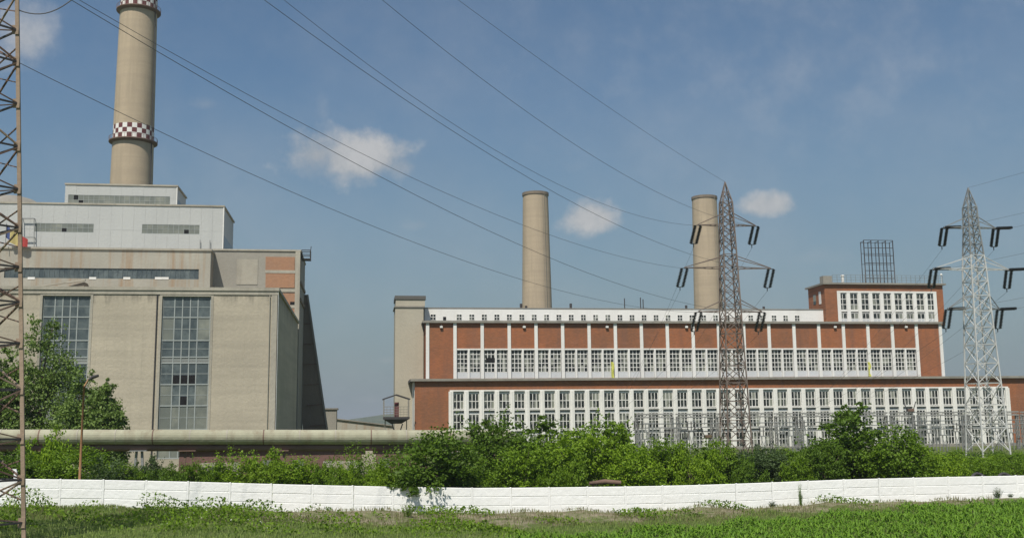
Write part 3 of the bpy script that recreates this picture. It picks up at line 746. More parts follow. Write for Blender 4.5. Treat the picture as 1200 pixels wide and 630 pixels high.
# collapsed shed roof in front of the storey
a = P(75, 336.5, YM - 3); b = P(100, 328, YM - 3); c = P(98, 337.5, YM - 3); d = P(28, 337.5, YM - 3)
o = MB(); o.bar((d.x, YM - 3, d.z), (b.x, YM - 3, b.z), 0.5, 0.25)
lean = thing('lean_to_shed', 'low dark lean-to shed with a sloping roof against the rust streaked storey', 'shed', ((a.x + c.x) / 2, YM - 3, mz0))
o.build('roof', 'hall_trim', lean)
q = MB(); q.add([(a.x, YM - 2.8, mz0 + 0.01), (c.x, YM - 2.8, mz0 + 0.01), (c.x, YM - 2.8, b.z - 0.3), (a.x, YM - 2.8, a.z), (a.x, YM - 0.1, mz0 + 0.01), (c.x, YM - 0.1, mz0 + 0.01), (c.x, YM - 0.1, b.z - 0.3), (a.x, YM - 0.1, a.z)],
             [(0, 1, 2, 3), (5, 4, 7, 6), (1, 5, 6, 2), (4, 0, 3, 7), (3, 2, 6, 7), (4, 5, 1, 0)]); q.build('wall', 'stack_dark', lean)

# ---- grey block with orange brick infill at the right
YB = 199.0
bx0, bx1 = PX(249, YB, 320), PX(351.5, YB, 320); bz1 = PZ(300, 294, YB)
K = thing('concrete_block', 'grey concrete block with orange brick infill panels beside the hall', 'building', ((bx0 + bx1) / 2, YB, G0))
MB().box(bx0, bx1, YB, YB + 17, G0 - 0.5, bz1).build('wall', 'block', K)
MB().box(bx0 - 0.1, bx1 + 0.15, YB - 0.2, YB + 17.2, bz1 + 0.003, bz1 + 0.3).build('roof', 'hall_trim', K)
for ya, yb in ((301, 316.5), (320, 337), (343.5, 357), (361, 374)):
    MB().box(PX(311.5, YB, ya), PX(345.5, YB, ya), YB - 0.12, YB - 0.003, PZ(330, yb, YB), PZ(330, ya, YB)).build('brick_panel', 'orange_brick', K)
fr = MB().box(PX(346, YB, 320), bx1 + 0.02, YB - 0.2, YB - 0.003, hz1 - 10, bz1 - 0.02); fr.build('concrete_post', 'hall_trim', K)
for y in (318.3, 340.2, 359): z = PZ(330, y, YB); MB().box(PX(311, YB, y), PX(346, YB, y) - 0.01, YB - 0.18, YB - 0.003, z - 0.28, z + 0.28).build('concrete_beam', 'hall_trim', K)
p = P(343.2, 356, YB); MB().box(p.x - 0.5, p.x + 0.4, YB - 0.16, YB - 0.13, p.z - 0.5, p.z + 0.4).build('dark_opening', 'hole', K)
p = P(285, 330, YB); MB().box(p.x - 1.2, p.x + 2.6, YB - 0.08, YB - 0.004, p.z - 0.5, p.z + 4.2).build('plaster_patch', 'hall_trim', K)
for y in (330, 350): z = PZ(354, y, YB); MB().box(bx1 + 0.003, bx1 + 0.25, YB + 1, YB + 16, z - 0.3, z + 0.3).build('side_beam', 'stack_dark', K)
# steel bracket platform high on its right edge
p = P(356, 304, YB + 3); p2 = P(364, 293, YB + 3)
Br = thing('bracket_platform', 'small dark steel maintenance cage jutting from the grey block roof edge', 'platform', (bx1, YB + 3, p.z))
mb = MB(); x0, x1, z0, z1 = bx1 + 0.12, p2.x, PZ(362, 304, YB + 3), PZ(362, 294, YB + 3)
for x in (x0, x1):
    for y in (YB + 2, YB + 4): mb.bar((x, y, z0), (x, y, z1), 0.14)
for z in (z0, z1, (z0 + z1) / 2):
    for y in (YB + 2, YB + 4): mb.bar((x0, y, z), (x1, y, z), 0.14)
    mb.bar((x1, YB + 2, z), (x1, YB + 4, z), 0.14)
mb.build('cage', 'dark_steel', Br)
MB().box(x0, x1 + 0.1, YB + 1.95, YB + 4.05, z0 - 0.15, z0 - 0.02).build('floor_plate', 'dark_steel', Br)
MB().bar((x1, YB + 3, z1), (x1 + 0.1, YB + 3, z1 + 0.9), 0.12).build('hoist_post', 'dark_steel', Br)
# inclined coal gallery running down behind the block
YG = 214.0
ga, gb_ = P(350, 345, YG), P(378, 505, YG)
Ga = thing('inclined_gallery', 'dark steep conveyor gallery sloping down beside the grey block', 'conveyor', (gb_.x, YG, G0))
mb = MB(); dx = 1.6
mb.add([(ga.x - dx, YG, ga.z), (ga.x + dx, YG, ga.z), (gb_.x + dx, YG, G0 - 0.3), (gb_.x - 3.2, YG, G0 - 0.3), (ga.x - dx, YG + 5, ga.z), (ga.x + dx, YG + 5, ga.z), (gb_.x + dx, YG + 5, G0 - 0.3), (gb_.x - 3.2, YG + 5, G0 - 0.3)],
       [(0, 3, 2, 1), (5, 6, 7, 4), (1, 2, 6, 5), (3, 0, 4, 7), (0, 1, 5, 4), (7, 6, 2, 3)])
mb.build('casing', 'stack_dark', Ga)
mb = MB(); mb.bar((ga.x + dx + 0.15, YG - 0.15, ga.z), (gb_.x + dx + 0.15, YG - 0.15, G0), 0.35); mb.build('edge_girder', 'eave', Ga)
for i in range(8):
    t_ = (i + 0.5) / 8; x = ga.x * (1 - t_) + gb_.x * t_; z = ga.z * (1 - t_) + G0 * t_
    MB().bar((x - dx + 0.05, YG - 0.1, z), (x + dx, YG - 0.1, z + 0.2), 0.16).build('cladding_rib', 'rust', Ga)

# ---- white clad boiler house, two steps
YW = 203.0
vx0, vx1 = -96.0, PX(262, YW, 260); vz1 = PZ(200, 241.5, YW); vz0 = mz1 + 0.36
V = thing('white_boiler_house', 'pale metal clad boiler house stepping up in two tiers below the checkered chimney', 'building', ((vx0 + vx1) / 2, YW, vz0))


def tier(x0, x1, z0, z1, Y, depth, strips, pitch=2.0):
    """clad box; cladding sheets are separate parts, strips are (xa, xb, za, zb) windows"""
    MB().box(x0 + 0.1, x1 - 0.1, Y + 0.13, Y + depth, z0, z1 - 0.05).build('wall', 'cladding', V)
    n = max(1, int((x1 - x0) / pitch)); p_ = (x1 - x0) / n; h = (z1 - z0) / 2
    for i in range(n):
        for j in range(2):
            a, b = x0 + p_ * i + 0.008, x0 + p_ * (i + 1) - 0.008; c, d = z0 + h * j + 0.008, z0 + h * (j + 1) - 0.008
            dy = random.uniform(0, 0.025)
            if b < -80: continue
            pieces = [(a, b, c, d)]
            for sx, ex, sz, ez in strips:
                out = []
                for (a1, b1, c1, d1) in pieces:
                    if b1 <= sx or a1 >= ex or d1 <= sz or c1 >= ez: out.append((a1, b1, c1, d1)); continue
                    if a1 < sx: out.append((a1, sx, c1, d1)); a1 = sx
                    if b1 > ex: out.append((ex, b1, c1, d1)); b1 = ex
                    if c1 < sz: out.append((a1, b1, c1, sz))
                    if d1 > ez: out.append((a1, b1, ez, d1))
                pieces = out
            mb = MB()
            for (a1, b1, c1, d1) in pieces:
                if b1 - a1 > 0.02 and d1 - c1 > 0.02: mb.box(a1, b1, Y + dy, Y + 0.125, c1, d1)
            if mb.v: mb.build('cladding_sheet', 'cladding', V)
    MB().box(x0 - 0.12, x1 + 0.15, Y - 0.15, Y + depth + 0.1, z1 + 0.003, z1 + 0.3).build('roof', 'hall_trim', V)
    MB().box(x1 - 0.095, x1 + 0.06, Y - 0.05, Y + 0.5, z0, z1 - 0.01).build('corner_trim', 'white', V)
    for (sx, ex, sz, ez) in strips:
        k = max(3, int((ex - sx) / 0.9)); fr_ = MB(); q_ = (ex - sx) / k
        for i in range(k + 1): fr_.box(sx + q_ * i - 0.03, sx + q_ * i + 0.03, Y + 0.02, Y + 0.10, sz, ez)
        for zz_ in (sz + 0.04, (sz + ez) / 2, ez - 0.04): fr_.box(sx, ex, Y + 0.024, Y + 0.096, zz_ - 0.03, zz_ + 0.03)
        win = fr_.build('strip_window', 'mullion', V)
        for i in range(k):
            for j in range(2):
                za, zc = sz + (ez - sz) / 2 * j, sz + (ez - sz) / 2 * (j + 1)
                broken = random.random() < 0.05
                MB().box(sx + q_ * i + 0.02, sx + q_ * (i + 1) - 0.02, Y + 0.06, Y + 0.09, za + 0.02, zc - 0.02).build('pane', 'hole' if broken else 'glass_strip', win)


def st(xa, xb, ya, yb, Y): return (PX(xa, Y, ya), PX(xb, Y, ya), PZ((xa + xb) / 2, yb, Y), PZ((xa + xb) / 2, ya, Y))


tier(vx0, vx1, vz0, vz1, YW, 16.0, [st(41, 110, 261.7, 272, YW), st(166.5, 234, 263, 274, YW), st(40, 108, 290, 292.5, YW), st(166, 232, 291, 293.3, YW)])
MB().box(vx1 - 0.09, vx1 - 0.02, YW + 1.5, YW + 15, vz0 + 0.5, vz0 + 4.2).build('side_window', 'glass_hall', V)
YW2 = 208.0
ux0_, ux1_ = PX(76, YW2, 230), PX(207.3, YW2, 230); uz1_ = PZ(140, 217.5, YW2)
tier(ux0_, ux1_, vz1 + 0.31, uz1_, YW2, 11.0, [st(80, 199.5, 229, 241, YW2)])
MB().box(ux1_ - 0.09, ux1_ - 0.02, YW2 + 1, YW2 + 10.5, vz1 + 0.6, vz1 + 2.6).build('side_window', 'glass_hall', V)
mb = MB()                                                     # ladders and landings at the left
for x in (26, 40):
    a = P(x, 292, YW - 0.6); b = P(x, 255 if x == 26 else 256, YW - 0.6); mb.bar(a, b, 0.12)
for y in (256, 278):
    a = P(26, y, YW - 0.6); b = P(40, y, YW - 0.6); mb.bar(a, b, 0.16); mb.bar((a.x, YW + 0.05, a.z), a, 0.1); mb.bar((b.x, YW + 0.05, b.z), b, 0.1)
mb.build('access_ladder', 'grey_steel', V)
for x in (234.5, 246):
    a = P(x, 293, YW - 0.3); b = P(x, 281, YW - 0.3); MB().bar(a, b, 0.1).build('roof_post', 'grey_steel', V)
# brown domed bunker roof at the far left
YD = 214.0
c0 = P(2, 235, YD); dr = abs(P(45, 240, YD).x - c0.x)
D = thing('domed_silo', 'brown rounded silo roof showing behind the boiler house at the far left', 'silo', (c0.x, YD + 6, mz1))
MB().lathe([(dr, mz1 + 0.4), (dr, PZ(40, 240, YD)), (dr * 0.86, PZ(20, 233, YD)), (dr * 0.6, PZ(20, 227, YD)), (dr * 0.3, PZ(20, 223.5, YD)), (0.02, PZ(20, 222.5, YD))], 28, (c0.x, YD + 6)).build('dome', 'eave', D, smooth=True)
MB().lathe([(dr + 0.1, PZ(40, 243, YD)), (dr + 0.35, PZ(40, 242.5, YD)), (dr + 0.35, PZ(40, 240.5, YD)), (dr + 0.02, PZ(40, 240, YD))], 28, (c0.x, YD + 6), cap=False).build('rim', 'eave', D)

# ---- small far buildings between the two works
Y = 262.0
x0, x1 = PX(378, Y), PX(394.5, Y)
q = thing('grey_shed', 'small pale grey block house between the two works', 'shed', ((x0 + x1) / 2, Y, G0))
MB().box(x0, x1, Y, Y + 8, G0 - 0.3, PZ(386, 479.5, Y)).build('wall', 'block', q); MB().box(x0 - 0.3, x1 + 0.3, Y - 0.3, Y + 8.3, PZ(386, 479.5, Y) + 0.003, PZ(386, 477.8, Y)).build('roof', 'eave', q)
MB().box(x0 + 1, x0 + 2, Y - 0.06, Y - 0.004, 3.2, 5).build('window', 'glass', q)
Y = 285.0
x0, x1 = PX(394, Y), PX(462, Y)
q = thing('long_shed', 'long low shed with a gently sloping grey roof in the gap between the works', 'shed', ((x0 + x1) / 2, Y, G0))
za, zb_ = PZ(394, 489.5, Y), PZ(462, 498, Y)
MB().add([(x0, Y, G0 - 0.3), (x1, Y, G0 - 0.3), (x1, Y, zb_ - 0.3), (x0, Y, za - 0.3), (x0, Y + 12, G0 - 0.3), (x1, Y + 12, G0 - 0.3), (x1, Y + 12, zb_ - 0.3), (x0, Y + 12, za - 0.3)],
         [(0, 1, 2, 3), (5, 4, 7, 6), (1, 5, 6, 2), (4, 0, 3, 7), (3, 2, 6, 7)]).build('wall', 'mid', q)
mb = MB(); mb.add([(x0 - .3, Y - .4, za - 0.29), (x1 + .3, Y - .4, zb_ - 0.29), (x1 + .3, Y + 12.4, zb_ - 0.29), (x0 - .3, Y + 12.4, za - 0.29), (x0 - .3, Y - .4, za), (x1 + .3, Y - .4, zb_), (x1 + .3, Y + 12.4, zb_), (x0 - .3, Y + 12.4, za)],
                  [(3, 2, 1, 0), (4, 5, 6, 7), (0, 1, 5, 4), (1, 2, 6, 5), (2, 3, 7, 6), (3, 0, 4, 7)]); mb.build('roof', 'eave', q)

# ---- covered platform at the left end of the annex
Y = 222.0
xl, xr, xm = PX(449.5, Y), PX(481, Y), PX(464.5, Y)
ze, za, zf = PZ(450, 467.5, Y), PZ(465, 462, Y), PZ(465, 488, Y)
q = thing('roofed_platform', 'small gabled steel platform with railings at the left end of the annex', 'platform', (xm, Y, G0))
MB().box(xl, xr - 0.15, Y, Y + 4, zf - 0.5, zf).build('floor', 'dark_steel', q)
hp = MB(); hp.add([(xl + .1, Y + .1, zf - .503), (xr - .3, Y + .1, zf - .503), (xr - .3, Y + 3.9, zf - .503), (xl + .1, Y + 3.9, zf - .503), (xl + 1.6, Y + 1, zf - 1.4), (xr - 1.8, Y + 1, zf - 1.4), (xr - 1.8, Y + 3, zf - 1.4), (xl + 1.6, Y + 3, zf - 1.4)],
           [(0, 4, 5, 1), (1, 5, 6, 2), (2, 6, 7, 3), (3, 7, 4, 0), (4, 7, 6, 5), (0, 1, 2, 3)]); hp.build('hopper', 'dark_steel', q)
for x in (xl + .1, xr - .3):
    for y in (Y + .1, Y + 3.9): MB().bar((x, y, zf), (x, y, ze), 0.16).build('post', 'eave', q)
mb = MB()
for y in (Y, Y + 4): mb.bar((xl - .2, y, ze), (xm, y, za), 0.2); mb.bar((xm, y, za), (xr, y, ze), 0.2)
mb.bar((xm, Y, za), (xm, Y + 4, za), .15); mb.build('gable_frame', 'dark_steel', q)
mb = MB()
for h in (0.5, 1.0, 1.5, 2.1):
    for y in (Y + .05, Y + 3.95): mb.bar((xl + .1, y, zf + h), (xr - .3, y, zf + h), 0.06)
for i in range(1, 8):
    x = xl + (xr - xl) * i / 8; mb.bar((x, Y + .05, zf), (x, Y + .05, zf + 2.1), 0.05)
mb.build('railing', 'eave', q)
MB().box(xl + 2.3, xl + 3.2, Y + 1.2, Y + 2, zf, zf + 3.0).build('red_cabinet', 'red', q)
for a, b in ((xl + 1.8, xl + 4), (xl + 4, xl + 1.8)): MB().bar((a, Y + 1.5, zf - 1.4), (b, Y + 1.5, G0 - .2), 0.22).build('leg', 'dark_steel', q)
for a in (xl + .4, xr - .7): MB().bar((a, Y + 2, zf - 0.5), (a, Y + 2, G0 - .2), 0.2).build('leg', 'eave', q)

# ---- low faded brick shed below the pipe
Y = 128.0
x0, x1 = PX(212, Y), PX(500, Y); zt_ = PZ(350, 526.5, Y)
q = thing('low_brick_shed', 'low faded pink brick shed under the long pale pipe', 'shed', ((x0 + x1) / 2, Y, G0))
MB().box(x0, x1, Y, Y + 7, G0 - 0.3, zt_).build('wall', 'low_brick', q)
MB().box(x0 - .3, x1 + .3, Y - .4, Y + 7.3, zt_ + .003, zt_ + .28).build('roof', 'eave', q)
for x in (318, 352, 452):
    xx_ = PX(x, Y); MB().box(xx_ - .8, xx_ + .5, Y - .05, Y - .004, 1.5, 2.5).build('window', 'glass_strip', q)
for x in (262, 405): xx_ = PX(x, Y); MB().box(xx_ - 2.5, xx_ + 2.2, Y - .06, Y - .003, G0, 2.3).build('plaster_panel', 'mid', q)

# ================================================================== long pale pipe on trestles
YPp = 108.0; R1 = 0.72
za = PZ(30, 511.6, YPp); zb_ = PZ(560, 511.9, YPp)
px_a, px_b = -62.0, PX(597, YPp)
q = thing('overland_pipe', 'long pale insulated pipe carried above the ground across the left half', 'pipe', (PX(300, YPp), YPp, G0))


def pz(x): return za + (zb_ - za) * (x - PX(30, YPp)) / (PX(560, YPp) - PX(30, YPp))


n = 22; seg_w = (px_b - px_a) / n
for i in range(n):
    a, b = px_a + seg_w * i, px_a + seg_w * (i + 1)
    MB().tube([(a + .012, YPp, pz(a)), (b - .012, YPp, pz(b))], R1 + random.uniform(-.012, .012), 20).build('jacket_section', 'pipe', q, smooth=False)
    MB().tube([(a - .06, YPp, pz(a)), (a + .06, YPp, pz(a))], R1 + .02, 20).build('strap', 'hall_trim' if i % 3 else 'rust', q)
MB().tube([(px_b, YPp, pz(px_b)), (px_b + .8, YPp, pz(px_b) - .25), (px_b + 1.1, YPp, pz(px_b) - 1), (px_b + 1.15, YPp, G0 - .4)], R1 * .98, 16).build('down_bend', 'pipe', q, smooth=True)
MB().tube([(px_a, YPp + .25, pz(px_a) - 1.02), (px_b, YPp + .25, pz(px_b) - 1.02)], 0.34, 12).build('lower_pipe_shade', 'rust', q, smooth=True)  # second pipe, its dark body also stands in for shade under the main pipe
for x, m_ in ((-5, 'rust'), (60, 'rust'), (165, 'grey_steel'), (222, 'rust'), (330, 'rust'), (433, 'hall'), (530, 'rust')):
    xx_ = PX(x, YPp); zt_ = pz(xx_) - 1.36
    if m_ == 'hall': mb = MB().box(xx_ - .7, xx_ + .7, YPp - .35, YPp + .75, G0 - .4, zt_ - .35); mb.box(xx_ - .35, xx_ + .35, YPp - .3, YPp + .7, zt_ - .35, zt_ + .02)
    else: mb = MB().bar((xx_ - .45, YPp, G0 - .4), (xx_ - .2, YPp, zt_), .22); mb.bar((xx_ + .55, YPp, G0 - .4), (xx_ + .3, YPp, zt_), .22); mb.bar((xx_ - .4, YPp, 1.6), (xx_ + .5, YPp, 1.6), .14); mb.box(xx_ - .8, xx_ + .8, YPp - .5, YPp + .7, zt_, zt_ + .1)
    mb.build('trestle', m_, q)

# ================================================================== white slab fence
Fn = thing('white_slab_fence', 'long white precast concrete slab fence running across the whole field', 'fence', (PX(600, YF), YF, fence_top(PX(600, YF)) - FH))
fx0 = PX(70, YF, 575); PIT_F = PX(120.6, YF, 575) - fx0
k0, k1 = -5, 34
hs = FH / 3
sl = MB(); L_ = PIT_F - 0.145                                   # slab with bevelled edges; joint between slabs is recessed
for (y0, y1, z0, z1, i0, i1) in ():
    pass
b_ = 0.03
sl.add([(-L_ / 2, 0, 0), (L_ / 2, 0, 0), (L_ / 2, 0, hs), (-L_ / 2, 0, hs), (-L_ / 2 + b_, -.032, b_ + .015), (L_ / 2 - b_, -.032, b_ + .015), (L_ / 2 - b_, -.032, hs - b_), (-L_ / 2 + b_, -.032, hs - b_),
        (-L_ / 2, .06, 0), (L_ / 2, .06, 0), (L_ / 2, .06, hs), (-L_ / 2, .06, hs)],
       [(4, 5, 6, 7), (0, 1, 5, 4), (1, 2, 6, 5), (2, 3, 7, 6), (3, 0, 4, 7), (9, 8, 11, 10), (0, 8, 9, 1), (3, 2, 10, 11), (1, 9, 10, 2), (8, 0, 3, 11)])
po = MB().box(-.07, .07, -.036, .1, -0.5, FH + .03); po.add([(-.07, -.036, FH + .03), (.07, -.036, FH + .03), (.07, .1, FH + .03), (-.07, .1, FH + .03), (0, 0, FH + .06)], [(0, 1, 4), (1, 2, 4), (2, 3, 4), (3, 0, 4)])
slme = pome = None
for k in range(k0, k1 + 1):
    x = fx0 + PIT_F * k; zt_ = fence_top(x) - FH
    loc = Vector((x, YF, zt_)) - Fn.location
    if pome is None: o = po.build('post', 'fence', Fn, world=False); pome = o.data
    else: o = inst('post', pome, Fn)
    o.location = loc; o.rotation_euler = (random.gauss(0, .006), random.gauss(0, .006), 0)
    if k == k1: break
    x2 = x + PIT_F; z2 = fence_top(x2) - FH; ang = -math.atan2(z2 - zt_, PIT_F)
    for j in range(3):
        loc = Vector(((x + x2) / 2 + math.sin(ang) * 0, YF + random.gauss(0, .006), (zt_ + z2) / 2 + hs * j + .004 * j)) - Fn.location
        if slme is None: o = sl.build('slab', 'fence', Fn, world=False); slme = o.data
        else: o = inst('slab', slme, Fn)
        o.location = loc; o.rotation_euler = (random.gauss(0, .006), ang + random.gauss(0, .0015), random.gauss(0, .001))
# white marker post and a bent post behind the fence, junk on top
p = P(18.5, 551, YF + 1.2)
tag(MB().box(p.x - .1, p.x + .1, YF + 1.1, YF + 1.3, -0.6, p.z).box(p.x - .25, p.x + .05, YF + 1.14, YF + 1.26, p.z + .003, p.z + .12).build('marker_post', 'fence'), 'short white post sticking up behind the fence beside the near pylon leg', 'post')
a = P(690, 565.2, YF + .7); b = P(727, 564.5, YF + .7)
mb = MB().tube([(a.x, YF + 0.55, a.z - .05), ((a.x + b.x) / 2, YF + .6, a.z + .08), (b.x, YF + .6, b.z - .03)], [.14, .19, .16], 10)
mb.tube([(a.x + .3, YF + .6, a.z - .1), (a.x + .3, YF + .6, -1.2)], .07, 6).tube([(b.x - .3, YF + .6, b.z - .1), (b.x - .3, YF + .6, -1.2)], .07, 6)
tag(mb.build('rusty_pipe', 'rust', smooth=True), 'short brown rusty pipe lying level just above the white fence', 'pipe')
for x, lab in ((1147, 'left one of two dark tyres peeping over the white fence at the right end'), (1178, 'right one of two dark tyres peeping over the white fence at the right end')):
    p = P(x, 561.5, YF + .9); mb = MB(); n = 20
    mb.tube([(p.x + .62 * math.cos(2 * math.pi * i / n), YF + .8 + .3 * math.sin(2 * math.pi * i / n), p.z + .62 * math.sin(2 * math.pi * i / n) - .15) for i in range(n + 1)], .13, 8)
    mb.bar((p.x, YF + .7, p.z - .7), (p.x, YF + .7, -1.6), .12)
    tag(mb.build('old_tyre', 'dark_steel', smooth=True), lab, 'tyre', 'tyres behind the fence')

# ---- rusty lamp post
YL = 86.0
a = P(95.5, 590, YL); b = P(98.5, 452, YL); c = P(110, 442, YL)
q = thing('street_lamp', 'thin rusty orange lamp post with a bent arm behind the white fence', 'lamp post', (b.x, YL, ground_z(b.x, YL)))
MB().tube([(b.x, YL, ground_z(b.x, YL) - .2), (b.x, YL, b.z * .5), (b.x, YL, b.z)], [.11, .09, .07], 10).build('pole', 'lamp_rust', q, smooth=True)
MB().tube([(b.x, YL, b.z - .05), (b.x + .3, YL, b.z + .5), (c.x - .3, YL, c.z - .12)], [.06, .05, .05], 8).build('arm', 'lamp_rust', q, smooth=True)
MB().tube([(c.x - .4, YL, c.z - .2), (c.x - .1, YL, c.z + .02), (c.x + .35, YL, c.z + .15)], [.06, .15, .1], 10).build('lamp_head', 'dark_steel', q, smooth=True)


# ================================================================== pylons
def lattice(mb, cx, cy, levels, w, rot=0.0, horiz=True, wh=None):
    """levels: [(z, half width)] -> X bracing on the four faces"""
    def corner(i, z, h):
        a = rot + math.pi / 4 + i * math.pi / 2; return (cx + h * 1.4142 * math.cos(a), cy + h * 1.4142 * math.sin(a), z)
    for (z0, h0), (z1, h1) in zip(levels[:-1], levels[1:]):
        for i in range(4):
            mb.bar(corner(i, z0, h0), corner((i + 1) % 4, z1, h1), w); mb.bar(corner((i + 1) % 4, z0, h0), corner(i, z1, h1), w)
            if horiz: mb.bar(corner(i, z1, h1), corner((i + 1) % 4, z1, h1), wh or w)
    return corner


def ins_string(mb, a, b, r=.27, n=13):
    a = Vector(a); b = Vector(b); mb.tube([a, b], r * .35, 6)
    for i in range(n):
        p_ = a.lerp(b, (i + .7) / (n + .4)); d = (b - a).normalized() * (.045)
        mb.tube([p_ - d, p_, p_ + d], [r * .5, r, r * .45], 8, cap=False)


def pylon(label, cx, Y, tip, shoulder, arms, base_h, mats, drop, tension=None):
    """arms: [(z_chord, z_top, half_len_left, half_len_right, half width)]"""
    t = thing('power_pylon', label, 'pylon', (cx, Y, G0))
    lv = [(shoulder[0], shoulder[1])] + [(a[0], a[4]) for a in arms] + [(G0 - .3, base_h)]
    zs = [q_[0] for q_ in lv]; hs_ = [q_[1] for q_ in lv]
    hw_ = lambda z: float(np.interp(-z, [-v for v in zs], hs_))
    legs = []
    for i in range(4):
        a = math.pi / 4 + i * math.pi / 2; sx, sy = math.copysign(1, math.cos(a)), math.copysign(1, math.sin(a)); legs.append((sx, sy))
    cut = arms[1][1] + .3
    for sx, sy in legs:
        for z0, z1, mt in ((G0 - .3, cut, mats[1]), (cut, shoulder[0], mats[0])):
            pts = [z0] + [z for z in sorted(zs) if z0 < z < z1] + [z1]; mb = MB()
            for u0, u1 in zip(pts[:-1], pts[1:]): mb.bar((cx + sx * hw_(u0), Y + sy * hw_(u0), u0), (cx + sx * hw_(u1), Y + sy * hw_(u1), u1), .17)
            mb.build('leg', mt, t)
    for (lo, hi, mt) in ((G0, cut, mats[1]), (cut, shoulder[0], mats[0])):
        mb = MB(); z = hi; L = [(z, hw_(z))]
        while z > lo + 1.2: z -= max(1.4, hw_(z) * 1.75); z = max(z, lo); L.append((z, hw_(z)))
        lattice(mb, cx, Y, L[::-1], .10); mb.build('bracing', mt, t)
    mb = MB()
    for sx, sy in legs: mb.bar((cx + sx * shoulder[1], Y + sy * shoulder[1], shoulder[0]), (cx, Y, tip), .12)
    zq = (shoulder[0] + tip) / 2; h = shoulder[1] / 2
    lattice(mb, cx, Y, [(shoulder[0], shoulder[1]), (zq, h)], .07); mb.build('peak', mats[0], t)
    tips = []
    for (zc, zt2, ll, lr, hh), mt in zip(arms, (mats[0], mats[2], mats[0])):
        for sg, ln in ((-1, ll), (1, lr)):
            mb = MB(); xt = cx + sg * ln
            for sy in (-1, 1):
                mb.bar((cx + sg * hh, Y + sy * hh, zc), (xt, Y, zc), .12); mb.bar((cx + sg * hw_(zt2), Y + sy * hw_(zt2), zt2), (xt, Y, zc + .05), .1)
                for k in range(1, 5):
                    f0, f1 = k / 5, (k + .5) / 5
                    mb.bar((cx + sg * (hh + (ln - hh) * f0), Y + sy * hh * (1 - f0), zc), (cx + sg * (hh + (ln - hh) * f1), Y - sy * hh * (1 - f1), zc), .06)
            mb.build('cross_arm', mt, t); tips.append((xt, zc))
            s_ = MB(); dxx, dy, dz = drop
            for e in (-.42, .42): ins_string(s_, (xt + e, Y - .1, zc - .1), (xt + e + dxx, Y - .1 + dy, zc - dz))
            s_.bar((xt - .35, Y - .1, zc - .1), (xt + .35, Y - .1, zc - .1), .1); s_.bar((xt - .35 + dxx, Y - .1 + dy, zc - dz), (xt + .35 + dxx, Y - .1 + dy, zc - dz), .1)
            s_.bar((xt + dxx, Y - .1 + dy, zc - dz), (xt + dxx, Y - .1 + dy, zc - dz - .5), .1)
            s_.build('insulator_string', 'ins', t)
            if tension:
                s_ = MB()
                for e in (-.22, .22): ins_string(s_, (xt, Y + e, zc), (xt + tension, Y + e, zc + .12), .24, 13)
                s_.build('tension_string', 'ins', t)
    for sx, sy in legs: MB().box(cx + sx * base_h - .5, cx + sx * base_h + .5, Y + sy * base_h - .5, Y + sy * base_h + .5, G0 - .6, G0 + .35).build('footing', 'hall', t)
    return t, tips


YP1 = 150.0
c1 = PX(862.5, YP1, 525)
p1, tips1 = pylon('rusty lattice pylon with three pairs of arms in front of the brick hall', c1, YP1, PZ(850, 213, YP1), (PZ(853, 237, YP1), .75),
                  [(PZ(854, 264, YP1), PZ(854, 251, YP1), 4.5, 4.5, .86), (PZ(857, 314, YP1), PZ(857, 301, YP1), 6.8, 6.6, 1.05), (PZ(859, 365, YP1), PZ(859, 352, YP1), 4.9, 4.9, 1.22)], 1.85, ('pylon_brown', 'pylon_brown', 'pylon_brown'), (-1.0, -.6, 3.0))
YP2 = 147.0
c2 = PX(1158, YP2, 531)
p2, tips2 = pylon('white and grey lattice pylon with three pairs of arms near the right edge', c2, YP2, PZ(1138, 220, YP2), (PZ(1140, 243, YP2), .72),
                  [(PZ(1141, 267, YP2), PZ(1141, 255, YP2), 4.4, 4.0, .8), (PZ(1147, 315.5, YP2), PZ(1147, 302, YP2), 6.6, 5.6, 1.2), (PZ(1151, 362, YP2), PZ(1151, 347, YP2), 4.7, 3.6, 1.38)], 2.2, ('grey_steel', 'pale_steel', 'pale_steel'), (-1.0, -.6, 3.0), 2.7)

# ---- conductors of the span that leaves the rusty pylon towards the upper left
upx, upy = -60.0, 0.0                                          # next pylon of the line, out of the picture
mid = P(858, 300, YP1); dl = Vector((upx - mid.x, upy - mid.y, 0)).normalized()
W = [('lowest', 0, 4, [(24, 75), (220, 169), (345, 228), (520, 295), (560, 310), (727, 358)]), ('fourth from the top left', 1, 2, [(90, 0), (236, 80), (520, 225), (560, 242), (793, 320)]),
     ('second lowest', 1, 5, [(82, 0), (220, 82), (520, 244), (560, 263), (810, 358)]), ('third', 0, 3, [(300, 0), (420, 75), (597, 190), (812, 303)]),
     ('upper', 0, 0, [(330, 0), (460, 95), (607, 190), (802, 270)]), ('second', 0, 1, [(442, 0), (560, 83), (707, 190), (812, 247)])]
labs = ['lowest power line sloping from the near pylon leg to the rusty pylon', 'power line to the middle left arm of the rusty pylon', 'power line to the lowest right arm of the rusty pylon',
        'power line to the middle right arm of the rusty pylon', 'power line to the top left arm of the rusty pylon', 'power line to the top right arm of the rusty pylon', 'earth wire running to the very tip of the rusty pylon']


def wire_fit(A0, samples):
    ss, zz_ = [0.0], [A0.z]
    for x, y in samples:
        d = _F * FPX + _R * (x - 600) + _U * (315 - y)
        m_ = np.array([[d.x, -dl.x], [d.y, -dl.y]]); t_, s_ = np.linalg.solve(m_, np.array([A0.x, A0.y])); ss.append(s_); zz_.append(EYE + t_ * d.z)
    w_ = np.ones(len(ss)); w_[0] = 6
    return np.polyfit(np.array(ss), np.array(zz_), 2, w=w_)


